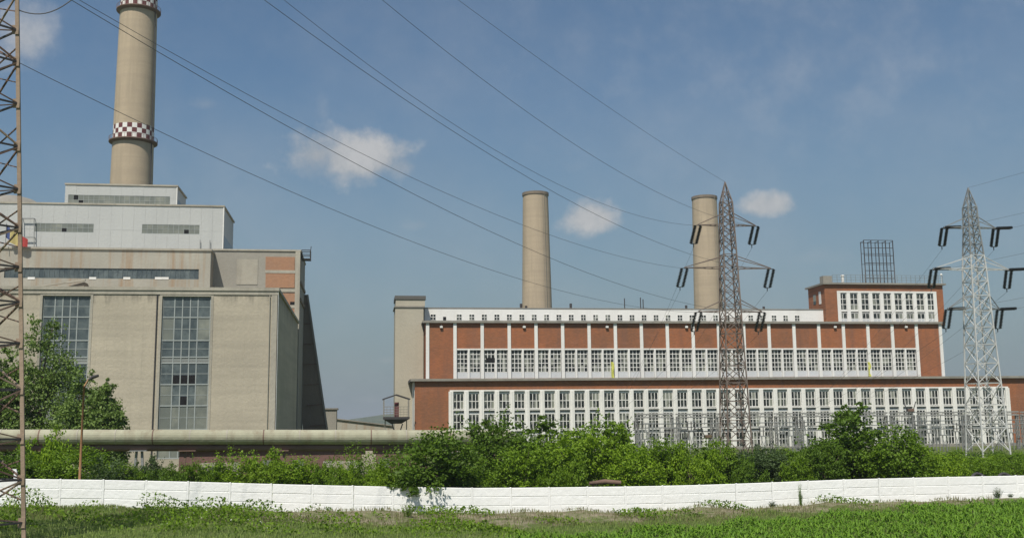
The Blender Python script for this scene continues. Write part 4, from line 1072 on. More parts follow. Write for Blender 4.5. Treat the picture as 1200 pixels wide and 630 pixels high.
for (nm, _, ti, smp), lab in zip(W, labs):
    xt, zc = tips1[ti]; A0 = Vector((xt - .35, YP1 - .4, zc - .15)); c = wire_fit(A0, smp)
    pts = [(A0.x + dl.x * s_, A0.y + dl.y * s_, (A0.z if s_ == 0 else np.polyval(c, s_))) for s_ in np.linspace(0, 165, 34)]
    tag(MB().tube(pts, .019, 5).build('power_line', 'wire', smooth=True), lab, 'cable', 'power lines of the left span')
A0 = Vector((c1, YP1, PZ(850, 213, YP1))); c = wire_fit(A0, [(537, 0), (640, 75), (760, 157), (845, 210)])
tag(MB().tube([(A0.x + dl.x * s_, A0.y + dl.y * s_, (A0.z if s_ == 0 else np.polyval(c, s_))) for s_ in np.linspace(0, 165, 34)], .018, 5).build('earth_wire', 'wire', smooth=True), labs[6], 'cable', 'power lines of the left span')
# span that leaves the right pylon to the upper right
lab2 = ['top left', 'top right', 'middle left', 'middle right', 'lowest left', 'lowest right']
for i, (xt, zc) in enumerate(tips2):
    a = Vector((xt + 2.7, YP2, zc + .12)); e = a + Vector((60, -62, 14)); pts = []
    for k in range(25): t_ = k / 24; q_ = a.lerp(e, t_); q_.z -= 4 * 1.2 * t_ * (1 - t_); pts.append(q_)
    tag(MB().tube(pts, .018, 5).build('power_line', 'wire', smooth=True), 'power line leaving the %s arm of the white pylon to the right' % lab2[i], 'cable', 'power lines of the right span')
a = Vector((c2, YP2, PZ(1138, 220, YP2))); e = a + Vector((60, -62, 15))
tag(MB().tube([a.lerp(e, k / 12) - Vector((0, 0, 3 * (k / 12) * (1 - k / 12))) for k in range(13)], .018, 5).build('earth_wire', 'wire'), 'earth wire leaving the tip of the white pylon to the right', 'cable', 'power lines of the right span')

# ================================================================== open-air substation
YG1 = 196.0


def gz(x, y, Y): return PZ(x, y, Y)


def gantry(x0, x1, Y, ztop, label, mt='gantry_steel', lat=True):
    t = thing('substation_gantry', label, 'gantry', ((x0 + x1) / 2, Y, G0), 'steel gantries of the substation')
    for x in (x0 + .25, x1 - .25):
        mb = MB(); lattice(mb, x, Y, [(z, .22) for z in np.linspace(G0, ztop, 8)], .06)
        for sx in (-1, 1):
            for sy in (-1, 1): mb.bar((x + sx * .22, Y + sy * .22, G0 - .3), (x + sx * .22, Y + sy * .22, ztop), .1)
        mb.build('post', mt, t)
    mb = MB(); n = max(4, int((x1 - x0) / .8))
    for z in (ztop, ztop + .6):
        for sy in (-.25, .25): mb.bar((x0, Y + sy, z), (x1, Y + sy, z), .24)
    for i in range(n):
        a, b = x0 + (x1 - x0) * i / n, x0 + (x1 - x0) * (i + 1) / n
        for sy in (-.25, .25): mb.bar((a, Y + sy, ztop + (.6 if i % 2 else 0)), (b, Y + sy, ztop + (0 if i % 2 else .6)), .06)
    mb.build('beam', mt, t)
    for i in range(3):
        x = x0 + (x1 - x0) * (i + .7) / 3.4; s_ = MB(); ins_string(s_, (x, Y, ztop), (x - .2, Y, ztop - 1.5), .15, 7); s_.build('insulator_string', 'ins_pale', t)
    return t


gx = [742, 790, 836, 905, 935, 985, 1040, 1072, 1130, 1193, 1250]
wh_ = ['left of the rusty pylon, end of the row', 'left of the rusty pylon, second in the row', 'directly behind the rusty pylon', 'just right of the rusty pylon', 'left of the tall pointed bush', 'behind the tall pointed bush',
       'right of the tall pointed bush', 'left of the white pylon', 'directly behind the white pylon', 'at the right edge of the picture']
for i in range(10):
    Y = YG1 + (i % 2) * 6
    gantry(PX(gx[i], Y) + .3, PX(gx[i + 1], Y) - .3, Y, gz(gx[i], 489 - i * .35, Y), 'grey steel substation gantry ' + wh_[i])


def device(x, Y, h, label, style):
    t = thing('substation_switch', label, 'switchgear', (PX(x, Y), Y, G0), 'switchgear of the substation'); X = PX(x, Y)
    mb = MB()
    for sx in (-.35, .35): mb.bar((X + sx, Y, G0 - .3), (X + sx, Y, h - 1.6), .13)
    mb.bar((X - .35, Y, G0 + .6), (X + .35, Y, h - 2.2), .07); mb.bar((X + .35, Y, G0 + .6), (X - .35, Y, h - 2.2), .07)
    mb.box(X - .9, X + .9, Y - .3, Y + .3, h - 1.6, h - 1.42); mb.build('stand', 'grey_steel', t)
    for sx in ((-.7, 0, .7) if style == 0 else (-.5, .5)):
        s_ = MB(); ex = sx * (1.0 if style == 0 else 2.6); ins_string(s_, (X + sx, Y, h - 1.42), (X + ex, Y, h + (.1 if style == 0 else .5)), .17, 8); s_.build('insulator', ('ins_pale' if x % 2 < 1 else 'ins_brown') if style == 0 else 'ins', t)
    mb = MB()
    if style == 0: mb.tube([(X - 1.0, Y, h + .12), (X + 1.0, Y, h + .12)], .05, 6)
    else: mb.box(X - .6, X + .6, Y - .45, Y + .45, h - 1.41, h - .9)
    mb.build('contact_bar', 'grey_steel' if style == 0 else 'rust', t)


dv = sorted([(747, 5.6, 0), (760, 5.2, 0), (792, 5.8, 0), (809, 5.4, 0), (920, 5.8, 0), (937, 5.4, 0), (1078, 5.8, 0), (1096, 5.4, 0), (1126, 5.8, 0), (752, 3.9, 0), (768, 4.4, 0), (783, 4.2, 0), (801, 3.8, 0), (817, 4.3, 0), (828, 4.0, 1), (893, 4.2, 0), (912, 4.6, 0), (928, 4.2, 0), (946, 4.4, 0), (1052, 4.6, 0), (1066, 8.4, 1), (1088, 4.4, 0), (1104, 4.0, 0), (1119, 4.6, 0), (1133, 4.2, 0), (1168, 4.5, 0), (1182, 4.2, 0)])
for i, (x, h, s_) in enumerate(dv):
    side = 'left of the rusty pylon' if x < 845 else ('between the rusty pylon and the tall bush' if x < 960 else ('between the tall bush and the white pylon' if x < 1140 else 'right of the white pylon'))
    grp = [d_ for d_ in dv if ('l' if d_[0] < 845 else 'm' if d_[0] < 960 else 'n' if d_[0] < 1140 else 'r') == ('l' if x < 845 else 'm' if x < 960 else 'n' if x < 1140 else 'r')]
    k = grp.index((x, h, s_)); od = ['first', 'second', 'third', 'fourth', 'fifth', 'sixth', 'seventh', 'eighth', 'ninth', 'tenth', 'eleventh', 'twelfth', 'thirteenth'][k]
    lab = ('tall rusty forked breaker post ' if (s_ and h > 6) else 'short forked breaker ' if s_ else 'grey switch on a stand, ') + (side if s_ else od + ' from left, ' + side)
    device(x, 186.0 + (i % 3) * 3.5, h + 1.0, lab, s_)
# bus bars strung between the gantries
for k, (y, Y) in enumerate(((496.5, 193.5), (501, 199.0), (506, 204.5))):
    a, b = PX(742, Y), PX(1230, Y); z0 = gz(742, y, Y); z1 = gz(1200, y - 5, Y)
    mb = MB().tube([(a, Y, z0), (b, Y, z1)], .1, 6)
    for i in range(6): x = a + (b - a) * (i + .2 + .25 * k) / 6; mb.bar((x, Y, G0 - .2), (x, Y, z0 + (z1 - z0) * (x - a) / (b - a)), .1)
    tag(mb.build('bus_bar', 'grey_steel'), ['front', 'middle', 'rear'][k] + ' bus bar on thin posts across the substation yard', 'bus bar', 'bus bars of the substation')

for nm, tips, c_, Yp in (('rusty', tips1, c1, YP1), ('white', tips2, c2, YP2)):
    for i, (xt, zc) in enumerate(tips):
        a = Vector((xt - 1.0, Yp - .7, zc - 3.5)); e = Vector((c_ + (xt - c_) * .7 - 3, YG1, 8.2)); pts = []
        for k in range(15): t_ = k / 14; q_ = a.lerp(e, t_); q_.z -= 3.0 * t_ * (1 - t_); pts.append(q_)
        tag(MB().tube(pts, .016, 5).build('dropper_wire', 'wire', smooth=True), 'thin slack wire from the %s arm of the %s pylon down to the gantries' % (lab2[i], nm), 'cable', 'slack wires into the substation')

# ================================================================== near pylon at the left edge
YN = 58.0
nx_ = PX(24.3, YN, 400); nh = 2.4
cxn, cyn = nx_ - nh * 1.4142, YN
q = thing('near_pylon', 'rusty lattice pylon leg close by at the left edge of the picture', 'pylon', (cxn, cyn, ground_z(cxn, cyn)))
base = ground_z(nx_, YN) - .3; topz = 34.0


def nh_(z): return nh * (1.0 + .0193 * (12 - z))


def ncorner(i, z):
    a = i * math.pi / 2; h = nh_(z) * 1.4142; return Vector((cxn + h * math.cos(a), cyn + h * math.sin(a), z))


for i in range(4):
    mb = MB(); a, b = ncorner(i, base), ncorner(i, topz)
    d = (ncorner(i, 10) - Vector((cxn, cyn, 10))).normalized(); e = Vector((-d.y, d.x, 0))
    for sg in (-1, 1):                                        # angle section: two flanges
        o = (d * -.5 + e * sg * .5) * .2
        mb.bar(a + o * .5, b + o * .5, .20 if sg > 0 else .19, .035)
    mb.bar(a, b, .11)
    mb.build('leg', 'leg', q)
ny = [612, 562, 514, 456, 402, 354, 313, 267, 222, 172, 122, 73, 36, -8]
lev = [P(24, y, YN).z for y in ny]
for k, z in enumerate(lev):
    for i in range(4): MB().bar(ncorner(i, z), ncorner((i + 1) % 4, z), .09).build('horizontal_brace', 'dark_steel', q)
    if k + 1 < len(lev):
        z2 = lev[k + 1]
        for i in range(4):
            a, b = (ncorner(i, z), ncorner((i + 1) % 4, z2)) if (k + i) % 2 else (ncorner((i + 1) % 4, z), ncorner(i, z2))
            MB().bar(a, b, .08).build('diagonal_brace', 'rust' if (k % 3) else 'leg', q)
            if i in (0, 3): zz_ = (z + z2) / 2; MB().bar(ncorner(i, zz_), ncorner((i + 1) % 4, z if (k + i) % 2 else z2), .06).build('redundant_brace', 'rust', q)
        for i in (0,):
            MB().box(-.17, .17, -.03, .03, -.25, .25).build('gusset_plate', 'leg', q, world=False).location = ncorner(i, (z)) - Vector((.12, .1, 0)) - q.location
for i in range(4): MB().box(ncorner(i, base).x - .4, ncorner(i, base).x + .4, ncorner(i, base).y - .4, ncorner(i, base).y + .4, base - .3, base + .45).build('footing', 'hall', q)
a = ncorner(0, P(24, 12, YN).z)
mb = MB().tube([a + Vector((2.2 * t_, 0.4 * t_, -.35 * math.sin(t_ * 2.2) * .9 + 0.75 * t_ * t_)) for t_ in np.linspace(0, 1.6, 14)], .03, 6)
tag(mb.build('jumper_cable', 'wire', smooth=True), 'short sagging jumper cable at the top of the near pylon leg', 'cable')

# ---- flag on the bunker storey roof edge by the near pylon leg
YFl = 194.0
fz = PZ(20, 293, YFl)
a = P(6, 292, YFl)
q = thing('tricolour_flag', 'small blue yellow and red flag drooping beside the near pylon leg', 'flag', (a.x, YFl, mz1 + .3))
MB().tube([(a.x, YFl, mz1 + .3), (a.x, YFl, PZ(6, 262, YFl))], .06, 6).build('pole', 'grey_steel', q)
zt_ = PZ(8, 266, YFl)
for k, (m_, x0, x1, ya, yb) in enumerate((('flag_blue', 6.4, 12, 262, 278), ('flag_yellow', 12, 21, 268, 284), ('flag_red', 21, 33, 274, 289))):
    mb = MB(); n = 6
    for i in range(n + 1):
        t_ = i / n; x = PX(x0 + (x1 - x0) * t_, YFl, 275); dz = (ya + (274 if k == 0 else 280 if k == 1 else 286) - ya) ; wv = .18 * math.sin((k * n + i) * .7)
        za_ = PZ(15, ya + (6 * t_), YFl); zb2 = PZ(15, yb + (4 * t_ if k < 2 else 0), YFl)
        mb.v += [(x, YFl + wv, za_), (x, YFl + wv + .02, za_), (x, YFl + wv + .02, zb2), (x, YFl + wv, zb2)]
    for i in range(n):
        for j in range(4): mb.f.append((i * 4 + j, i * 4 + (j + 1) % 4, i * 4 + 4 + (j + 1) % 4, i * 4 + 4 + j)); mb.mi.append(0)
    mb.build('cloth_stripe', m_, q)


# ================================================================== foliage
def leaf_quads(C_, size, out, rs):
    """C_: centres (n,3); out: outward directions; diamond leaves"""
    n = len(C_)
    d = rs.normal(size=(n, 3)) + out * .5; d /= np.linalg.norm(d, axis=1)[:, None]
    nrm = rs.normal(size=(n, 3)) + out * .8 + np.array([0, 0, .7]); b = np.cross(nrm, d); b /= np.linalg.norm(b, axis=1)[:, None] + 1e-9
    s_ = (size * rs.uniform(.6, 1.35, n))[:, None]
    sag = np.cross(d, b) * s_ * .12
    return np.stack([C_ - d * s_ * .5, C_ + b * s_ * .32 + sag, C_ + d * s_ * .55, C_ - b * s_ * .32 + sag], 1)


def crown(blobs, n_clump, per, leaf, seed, sig=.16, shell=.55):
    """blobs: (x,y,z,rx,ry,rz); clumps of leaves spread through the blobs, denser to the outside"""
    rs = np.random.default_rng(seed); B_ = np.array(blobs, float)
    vol = (B_[:, 3] * B_[:, 4] * B_[:, 5]) ** (2 / 3); pick = rs.choice(len(B_), n_clump, p=vol / vol.sum())
    d = rs.normal(size=(n_clump, 3)); d /= np.linalg.norm(d, axis=1)[:, None]
    rr = rs.uniform(shell, 1.0, n_clump) ** .8 * (1 + .16 * np.sin(d[:, 0] * 5 + seed) * np.cos(d[:, 2] * 4 + d[:, 1] * 6)) * rs.uniform(.9, 1.12, n_clump)
    cc = B_[pick, :3] + d * rr[:, None] * B_[pick, 3:]
    R0 = B_[pick, 3:].mean(1)
    k = rs.poisson(per, n_clump) + 2; idx = np.repeat(np.arange(n_clump), k)
    off = rs.normal(size=(len(idx), 3)) * (sig * R0[idx] * rs.uniform(.7, 1.5, n_clump)[idx])[:, None] * np.array([1, 1, .75])
    pts = cc[idx] + off; ok = pts[:, 2] > 0.02
    return leaf_quads(pts[ok], leaf, d[idx][ok], rs), cc


def limbs(cc, base_r, top, seed, n=9):
    rs = np.random.default_rng(seed + 99); mb = MB()
    mb.tube([(0, 0, -.3), (.05, .02, top * .35), (-.04, .05, top * .8)], [base_r, base_r * .75, base_r * .25], 7)
    for i in rs.choice(len(cc), min(n, len(cc)), replace=False):
        c_ = cc[i]; z0 = min(top * .7, max(.15, c_[2] * rs.uniform(.25, .6)))
        mb.tube([(0, 0, z0), (c_[0] * .5, c_[1] * .5, z0 * .4 + c_[2] * .6), tuple(c_)], [base_r * .45, base_r * .28, base_r * .1], 5)
    return mb


protos = {}


def proto(kind, seed):
    key = (kind, seed)
    if key in protos: return protos[key]
    rs = np.random.default_rng(seed * 13 + 5)
    if kind == 'round':                                       # unit bush about 2 wide, 2 tall (scaled later)
        bl = [(0, 0, 1.0, .75, .75, .95)] + [(rs.uniform(-.6, .6), rs.uniform(-.5, .5), rs.uniform(.35, 1.35), rs.uniform(.3, .5), rs.uniform(.3, .5), rs.uniform(.3, .55)) for _ in range(8)]
        V_, cc = crown(bl, 300, 36, .068, seed, .115, .4)
    elif kind == 'tall':
        bl = [(0, 0, .7, .62, .62, .7), (0, 0, 1.3, .4, .4, .6), (.03, 0, 1.75, .2, .2, .35)] + [(rs.uniform(-.5, .5), rs.uniform(-.4, .4), rs.uniform(.3, 1.0), .3, .3, .4) for _ in range(6)]
        V_, cc = crown(bl, 300, 36, .062, seed, .115, .4)
    elif kind == 'spiky':                                     # long shoots standing up
        V_ = []; cc = []
        for _ in range(75):
            a = rs.uniform(0, 6.28); r_ = rs.uniform(0, .5); ln = rs.uniform(.8, 2.0) * (1 - r_ * .5); x0, y0 = r_ * math.cos(a), r_ * math.sin(a)
            t_ = rs.uniform(.05, 1, 60) ** .8; bend = rs.uniform(.1, .45)
            pts = np.stack([x0 + math.cos(a) * bend * t_ ** 2 + rs.normal(0, .045, 60), y0 + math.sin(a) * bend * t_ ** 2 + rs.normal(0, .045, 60), ln * t_], 1)
            V_.append(leaf_quads(pts, .06, np.tile([math.cos(a) * .4, math.sin(a) * .4, .6], (60, 1)), rs)); cc.append(pts[-1])
        V_ = np.concatenate(V_); cc = np.array(cc)
    elif kind == 'low':
        bl = [(rs.uniform(-.8, .8), rs.uniform(-.8, .8), rs.uniform(.2, .9), rs.uniform(.3, .5), rs.uniform(.3, .5), rs.uniform(.3, .6)) for _ in range(11)]
        V_, cc = crown(bl, 290, 36, .066, seed, .13, .4)
    if kind != 'spiky':                                       # loose shoots sticking out of the mass
        ex = []
        for _ in range(26):
            c_ = cc[rs.integers(len(cc))]; d_ = np.array([c_[0] * .7 + rs.normal(0, .25), c_[1] * .7 + rs.normal(0, .25), rs.uniform(.3, 1.0)]); d_ /= np.linalg.norm(d_); ln = rs.uniform(.25, .55)
            t_ = rs.uniform(0, 1, 22); ex.append(leaf_quads(c_ + d_ * (t_ * ln)[:, None] + rs.normal(0, .025, (22, 3)), .055, np.tile(d_, (22, 1)), rs))
        V_ = np.concatenate([V_] + ex)
    mid_ = V_.mean(1); wq = np.percentile(np.hypot(mid_[:, 0], mid_[:, 1]), 90) * 2; hq = np.percentile(mid_[:, 2], 99.6)
    sc_ = np.array([1.9 / wq, 1.9 / wq, 2.0 / hq]); V_ = V_ * sc_; cc = cc * sc_
    fo = quads(None, V_, 'leaf'); fo.name = 'foliage'
    lm = limbs(cc, .045, 1.4, seed); me = bpy.data.meshes.new('stem'); me.from_pydata(lm.v, [], lm.f); me.materials.append(M['bark']); me.update()
    protos[key] = (fo, me); return protos[key]


def bush(x, ytop, wpx, Y, kind, mat, label, seed=None, name='bush', group=None, cat='bush'):
    """place a bush whose top shows at photo row ytop"""
    X = PX(x, Y, 540); zg = ground_z(X, Y); h = PZ(x, ytop, Y) - zg; wd = wpx * Y / FPX
    fo, stm = proto(kind, seed if seed is not None else random.randint(0, 3))
    t = thing(name, label, cat, (X, Y, zg), group)
    t.rotation_euler = (0, 0, random.uniform(0, 6.28)); t.scale = (wd / 1.9, wd / 1.9, h / 2.0)
    a = inst('foliage', fo, t); a.material_slots[0].link = 'OBJECT'; a.material_slots[0].material = M[mat]
    inst('stem', stm, t)
    return t


GH = 'bushes growing behind the white fence'
bl_ = [
    (52, 505, 62, 96, 'low', 'leaf_bright', 'bright green bush below the pipe right of the near pylon leg'),
    (88, 524, 60, 91, 'round', 'leaf', 'green bush at the foot of the rusty lamp post, left side'),
    (125, 533, 46, 88, 'spiky', 'leaf_grey', 'grey green weedy bush just right of the rusty lamp post'),
    (163, 536, 50, 92, 'low', 'leaf_grey', 'sparse grey green shrub under the leftmost pipe trestle'),
    (196, 545, 46, 86, 'low', 'leaf_dark', 'low dark shrub between the pipe trestles'),
    (236, 539, 44, 89, 'low', 'leaf', 'low green bush right of the second pipe trestle'),
    (272, 527, 52, 90, 'spiky', 'leaf_bright', 'bright leafy bush with upright shoots under the hall corner'),
    (312, 528, 54, 89, 'low', 'leaf_bright', 'bright yellow green bush below the dark side of the hall'),
    (352, 536, 52, 87, 'round', 'leaf_bright', 'bright rounded bush below the dark sloping gallery'),
    (388, 545, 40, 86, 'low', 'leaf', 'low bush left of the pale concrete pipe support'),
    (417, 521, 40, 95, 'spiky', 'leaf', 'thin upright shrub touching the pipe by the concrete support'),
    (445, 543, 46, 85, 'low', 'leaf_bright', 'low bright bush right of the concrete pipe support'),
    (466, 520, 44, 93, 'spiky', 'leaf', 'wispy shrub under the roofed platform'),
    (510, 503, 86, 83.6, 'round', 'leaf_dark', 'big dark rounded bush leaning over the white fence and shading it'),
    (548, 522, 58, 86, 'spiky', 'leaf', 'mid green bush right of the big dark bush'),
    (583, 486, 74, 95, 'round', 'leaf_dark', 'tall dark bush where the pipe ends'),
    (615, 518, 62, 87, 'round', 'leaf', 'green bush in front of the tall dark thicket'),
    (640, 489, 70, 97, 'tall', 'leaf_dark', 'tall bushy tree left of the middle of the hedge'),
    (672, 503, 70, 91, 'round', 'leaf_bright', 'bright bushy tree in the middle of the hedge'),
    (706, 489, 66, 96, 'round', 'leaf', 'tall green bush at the right end of the dense thicket'),
    (660, 532, 56, 85, 'low', 'leaf', 'low bush above the short rusty pipe'),
    (738, 522, 58, 88, 'round', 'leaf_bright', 'light green bush left of the substation gantries'),
    (775, 514, 62, 92, 'round', 'leaf', 'green bush under the first gantry'),
    (812, 520, 56, 88, 'low', 'leaf_bright', 'bright low bush left of the rusty pylon'),
    (842, 516, 52, 93, 'round', 'leaf', 'rounded bush at the foot of the rusty pylon'),
    (872, 535, 48, 87, 'low', 'leaf_dark', 'low dark bush right of the rusty pylon foot'),
    (905, 526, 56, 91, 'round', 'leaf_grey', 'grey green bush between the rusty pylon and the tall pointed bush'),
    (938, 530, 54, 88, 'low', 'leaf', 'green bush just left of the tall pointed bush'),
    (1000, 474, 88, 90, 'tall', 'leaf_dark', 'tall pointed bush standing alone in front of the annex'),
    (1045, 500, 72, 87, 'round', 'leaf', 'rounded bush at the right side of the tall pointed bush'),
    (968, 518, 44, 87, 'round', 'leaf_dark', 'dark bush at the left foot of the tall pointed bush'),
    (1080, 518, 56, 89, 'round', 'leaf_bright', 'light green bush left of the white pylon'),
    (1110, 533, 56, 87, 'low', 'leaf_bright', 'low bright bush in front of the white pylon'),
    (1150, 537, 60, 90, 'low', 'leaf', 'low green scrub at the foot of the white pylon'),
    (1192, 534, 56, 92, 'low', 'leaf', 'low green scrub at the right picture edge'),
    (1235, 532, 60, 90, 'round', 'leaf', 'green bush past the right picture edge'),
    (1105, 527, 62, 118, 'low', 'leaf', 'scrubby bush beyond the low bright bush, left of the white pylon'),
    (1135, 533, 60, 112, 'low', 'leaf_bright', 'scrubby light bush close before the feet of the white pylon'),
    (1172, 531, 60, 120, 'low', 'leaf', 'scrubby bush just right of the feet of the white pylon'),
    (1200, 528, 60, 126, 'low', 'leaf_dark', 'dark scrub beside the rightmost gantry post'),
    (888, 522, 60, 122, 'low', 'leaf_grey', 'grey green scrub under the gantries right of the rusty pylon'),
    (930, 524, 60, 118, 'low', 'leaf', 'scrubby bush under the gantries left of the tall pointed bush'),
    (212, 546, 44, 90, 'low', 'leaf_dark', 'dark low shrub under the pipe left of the pink shed'),
    (250, 543, 44, 93, 'round', 'leaf_grey', 'grey green shrub hiding the left part of the pink shed'),
    (372, 540, 44, 91, 'low', 'leaf', 'green shrub before the right part of the pink shed'),
    (405, 543, 40, 88, 'low', 'leaf_bright', 'bright shrub at the foot of the concrete pipe support'),
    (143, 541, 44, 90, 'round', 'leaf', 'green shrub between the lamp post and the pipe trestle'),
    (15, 530, 50, 92, 'round', 'leaf_dark', 'dark bush behind the near pylon leg'),
]
for i, (x, yt, wp, Y, kind, mt, lab) in enumerate(bl_):
    if x > 1210: continue
    bush(x, yt, wp * 1.12, Y, kind, mt, lab, seed=i % 4, group=GH)
# ground cover between and under the bushes
rs = np.random.default_rng(5); n = 34000
X_ = rs.uniform(-45, 75, n); Y_ = 82.0 + rs.uniform(0, 1, n) ** 1.5 * 34
hgt = .5 + .9 * (np.sin(X_ * .7) * np.sin(X_ * .31 + Y_ * .5) * .5 + .5)
X_ = np.concatenate([X_, rs.uniform(28, 115, 16000)]); Y_ = np.concatenate([Y_, rs.uniform(96, 168, 16000)]); n = len(X_)
hgt = np.concatenate([hgt, .4 + .9 * rs.uniform(0, 1, 16000) ** 2 * (np.sin(X_[-16000:] * .5) * np.sin(Y_[-16000:] * .3 + 1) * .5 + .6)])
pts = np.stack([X_, Y_, np.array([ground_z(a, b) for a, b in zip(X_, Y_)]) + rs.uniform(0, 1, n) * hgt * 1.3], 1)
stuff(tag(quads('undergrowth', leaf_quads(pts, .26, np.tile([0, -.3, .5], (n, 1)), rs), 'leaf'), 'tangled green undergrowth between the bushes behind the fence', 'undergrowth'))

# trees behind the pipe at the left
for k, (x, yt, wp, Y, lab) in enumerate(((46, 360, 96, 122, 'tall leafy poplar in front of the left hall window'), (92, 424, 82, 119, 'middle leafy tree between the poplar and the lamp post'), (124, 444, 58, 117, 'smaller leafy tree right of the lamp post, against the concrete hall'), (2, 405, 60, 120, 'leafy tree behind the near pylon leg at the picture edge'))):
    X = PX(x, Y, 480); zg = ground_z(X, Y); h = PZ(x, yt, Y) - zg; r_ = wp * Y / FPX / 2
    rs = np.random.default_rng(40 + k)
    bl = [(0, 0, h * .42, r_, r_, h * .28), (0, 0, h * .66, r_ * .72, r_ * .72, h * .2), (0, 0, h * .85, r_ * .4, r_ * .4, h * .15)] + [(rs.uniform(-.6, .6) * r_, rs.uniform(-.6, .6) * r_, h * rs.uniform(.2, .62), r_ * .5, r_ * .5, h * .11) for _ in range(6)]
    V_, cc = crown(bl, 520, 26, .30, 60 + k, .10, .5)
    t = thing('leafy_tree', lab, 'tree', (X, Y, zg), 'trees in front of the concrete hall')
    quads('crown', V_, 'leaf_tree', t); lm = limbs(cc, h * .014, h * .9, k, 22); lm.build('trunk', 'bark', t, world=False)

# ------------------------------------------------------------------ field in front of the fence
def blades(n, xr, yr, h0, h1, w, seed, keep, lean=.35):
    rs = np.random.default_rng(seed); X_ = rs.uniform(*xr, n); Y_ = rs.uniform(*yr, n); k = keep(X_, Y_, rs); X_, Y_ = X_[k], Y_[k]; n = len(X_)
    Z_ = np.array([ground_z(a, b) for a, b in zip(X_, Y_)])
    h = rs.uniform(h0, h1, n) * (.6 + .5 * (np.sin(X_ * .9 + 1) * np.sin(Y_ * 1.1 + X_ * .4) * .5 + .5)); a = rs.uniform(0, 6.28, n); ln = rs.uniform(.05, lean, n) * h
    P0 = np.stack([X_, Y_, Z_ - .02], 1); sd_ = np.stack([np.cos(a + 1.57), np.sin(a + 1.57), np.zeros(n)], 1) * (w * rs.uniform(.6, 1.4, n))[:, None]
    tip = P0 + np.stack([np.cos(a) * ln, np.sin(a) * ln, h], 1); md = P0 + np.stack([np.cos(a) * ln * .3, np.sin(a) * ln * .3, h * .55], 1)
    return np.stack([P0, md + sd_, tip, md - sd_], 1)


pat = lambda X_, Y_: np.sin(X_ * .55 + 2) * np.sin(Y_ * .6 + X_ * .21) + .6 * np.sin(X_ * 1.7 + Y_ * .9)
soilish = lambda X_, Y_: (Y_ > 71.5 + 5 * np.clip((X_ - 14) / 10, 0, 1) + 1.2 * np.sin(X_ * .9)) & (X_ > -7 + 2 * np.sin(Y_))
g1 = blades(90000, (-26, 50), (57, 80.8), .12, .34, .022, 1, lambda X_, Y_, r_: (~soilish(X_, Y_)) | (r_.uniform(0, 1, len(X_)) < .07 + .2 * (pat(X_, Y_) > .45)))
stuff(tag(quads('meadow_grass', g1, 'grass'), 'short green meadow grass covering the field before the fence', 'grass'))
g2 = blades(16000, (-26, 50), (70, 80.8), .12, .42, .02, 2, lambda X_, Y_, r_: pat(X_, Y_) < .5)
stuff(tag(quads('dry_grass', g2, 'dry_grass'), 'dry straw coloured grass on the earth bank below the fence', 'grass'))
def maize():
    """young maize in rows: every plant has arching strap leaves, each bent in three"""
    rs = np.random.default_rng(3); out = []
    for row in np.arange(53.5, 78, .78):
        for X in np.arange(6, 54, .36):
            X = X + rs.normal(0, .07); Y = row + rs.normal(0, .06) - (X - 30) * .06
            if Y > 61.5 + (X - 8) * .43 + 1.5 * math.sin(X * .8) or Y > 76.6 or rs.uniform() < .08: continue
            z = ground_z(X, Y); hh = rs.uniform(.34, .62)
            for k in range(7):
                a_ = rs.uniform(0, 6.28); ln = hh * rs.uniform(.7, 1.15); d = np.array([math.cos(a_), math.sin(a_), 0]); sd_ = np.array([-d[1], d[0], 0]) * rs.uniform(.028, .045)
                p0 = np.array([X, Y, z + hh * rs.uniform(.0, .45)]); p1 = p0 + d * ln * .25 + [0, 0, ln * .5]; p2 = p0 + d * ln * .6 + [0, 0, ln * .62]; p3 = p0 + d * ln * .95 + [0, 0, ln * rs.uniform(.25, .5)]
                out += [(p0 - sd_ * .6, p0 + sd_ * .6, p1 + sd_, p1 - sd_), (p1 - sd_, p1 + sd_, p2 + sd_ * .9, p2 - sd_ * .9), (p2 - sd_ * .9, p2 + sd_ * .9, p3 + sd_ * .1, p3 - sd_ * .1)]
    return np.array(out)


g3 = maize()
stuff(tag(quads('young_maize', g3, 'crop'), 'bright green young maize leaves in rows at the lower right', 'crop'))
rs = np.random.default_rng(8)                                 # weeds, tall at the left
n = 52000; X_ = rs.uniform(-24, 40, n); Y_ = rs.uniform(64, 80.5, n); dens = pat(X_ * .8, Y_) + .5 * np.sin(X_ * .4 - 1)
k = (dens > rs.uniform(-.6, 1.2, n)) & ((Y_ < 79.5 - np.maximum(0, X_ + 8) * .6) | ((dens > .75) & (Y_ > 70 + np.clip((X_ - 14) * .6, 0, 7)))); X_, Y_, dens = X_[k], Y_[k], dens[k]
pts = np.stack([X_, Y_, np.array([ground_z(a, b) for a, b in zip(X_, Y_)]) + rs.uniform(0, 1, len(X_)) * np.clip(.35 + .6 * dens, .1, 1.3) * np.where(X_ > 0, .5, 1.25)], 1)
stuff(tag(quads('leafy_weeds', leaf_quads(pts, .19, np.tile([0, -.2, .6], (len(pts), 1)), rs), 'leaf'), 'knee high leafy weeds on the bank at the lower left', 'weeds'))
fl = pts[rs.choice(len(pts), 260)] + np.array([0, -.05, .28]); fl = fl[(fl[:, 0] > -12) & (fl[:, 0] < -2)]
M['petal'] = N('white petals').done((.7, .7, .62), .7)
stuff(tag(quads('white_flowers', leaf_quads(fl, .09, np.tile([0, -1, .6], (len(fl), 1)), rs), 'petal'), 'tiny white flowers dotted over the weeds at the lower left', 'flowers'))
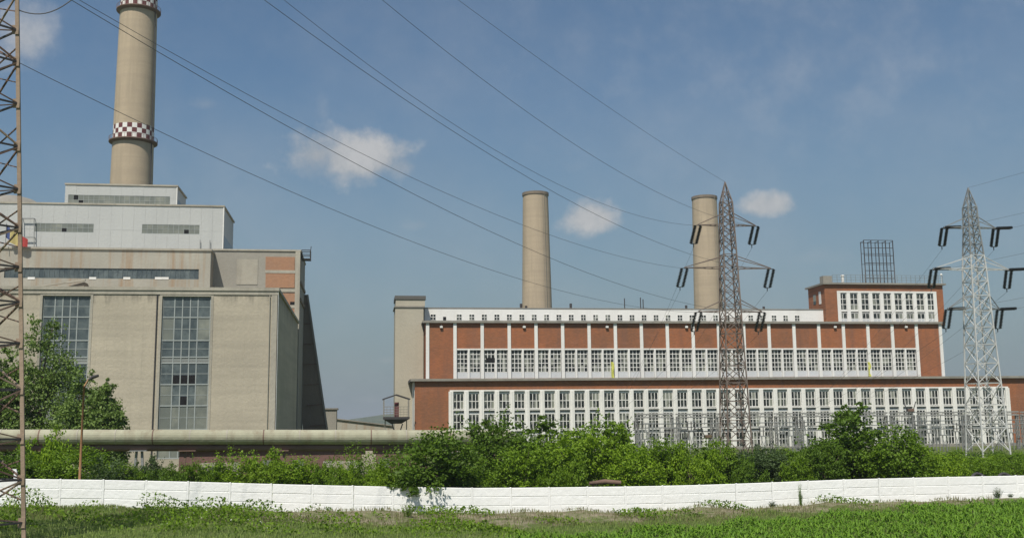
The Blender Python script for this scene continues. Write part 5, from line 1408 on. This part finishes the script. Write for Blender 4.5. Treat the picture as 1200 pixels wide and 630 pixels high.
# single tall weeds against the fence
for x, yt, lab, mt in ((938, 567, 'dark dry weed stalk against the white fence right of the pylon', 'leaf_dark'), (1170, 571, 'spreading weed against the fence at the right', 'leaf_grey'), (1185, 574, 'leafy weed clump near the right picture edge below the fence', 'leaf_grey'), (478, 589, 'small leafy weed on the bare earth bank below the big dark bush', 'leaf'),
                       (905, 582, 'small weed tuft at the fence foot left of the dark stalk', 'leaf_grey'), (1027, 582, 'small green weed at the fence foot under the tall bush', 'leaf'), (232, 586, 'weed clump at the fence foot below the hall corner', 'leaf'), (176, 587, 'dark weed tuft at the fence foot below the glazed strip', 'leaf_dark'), (745, 588, 'small weed at the fence foot right of the rusty pipe', 'leaf')):
    Y = YF - .6 if x not in (478,) else 77.0
    X = PX(x, Y, 585); zg = ground_z(X, Y); h = max(.35, PZ(x, yt, Y) - zg)
    t = thing('tall_weed', lab, 'weed', (X, Y, zg), 'single weeds along the fence'); rs = np.random.default_rng(int(x))
    fo, stm = proto('spiky', int(x) % 3 + 7); q_ = h / 2.0; wq = (h * .17 if x == 938 else h * .75) / 1.9; h *= 1.0 if x in (938, 1170, 478) else .6; q_ = h / 2.0
    t.scale = (wq, wq, q_); a = inst('foliage', fo, t); a.material_slots[0].link = 'OBJECT'; a.material_slots[0].material = M[mt]; inst('stem', stm, t)

# ------------------------------------------------------------------ thin summer haze over the whole place
hm_ = bpy.data.materials.new('summer haze'); hm_.use_nodes = True; ht = hm_.node_tree; ht.nodes.clear()
pv = ht.nodes.new('ShaderNodeVolumePrincipled'); pv.inputs['Color'].default_value = (0.80, 0.86, 0.92, 1); pv.inputs['Density'].default_value = 0.00016; pv.inputs['Anisotropy'].default_value = 0.2
ho = ht.nodes.new('ShaderNodeOutputMaterial'); ht.links.new(pv.outputs[0], ho.inputs['Volume']); M['haze'] = hm_
hb = MB().box(-9500, 9500, -9500, 12500, -6, 150).build('haze', 'haze'); hb['kind'] = 'stuff'; hb['label'] = 'thin pale summer haze over the whole site'; hb['category'] = 'haze'
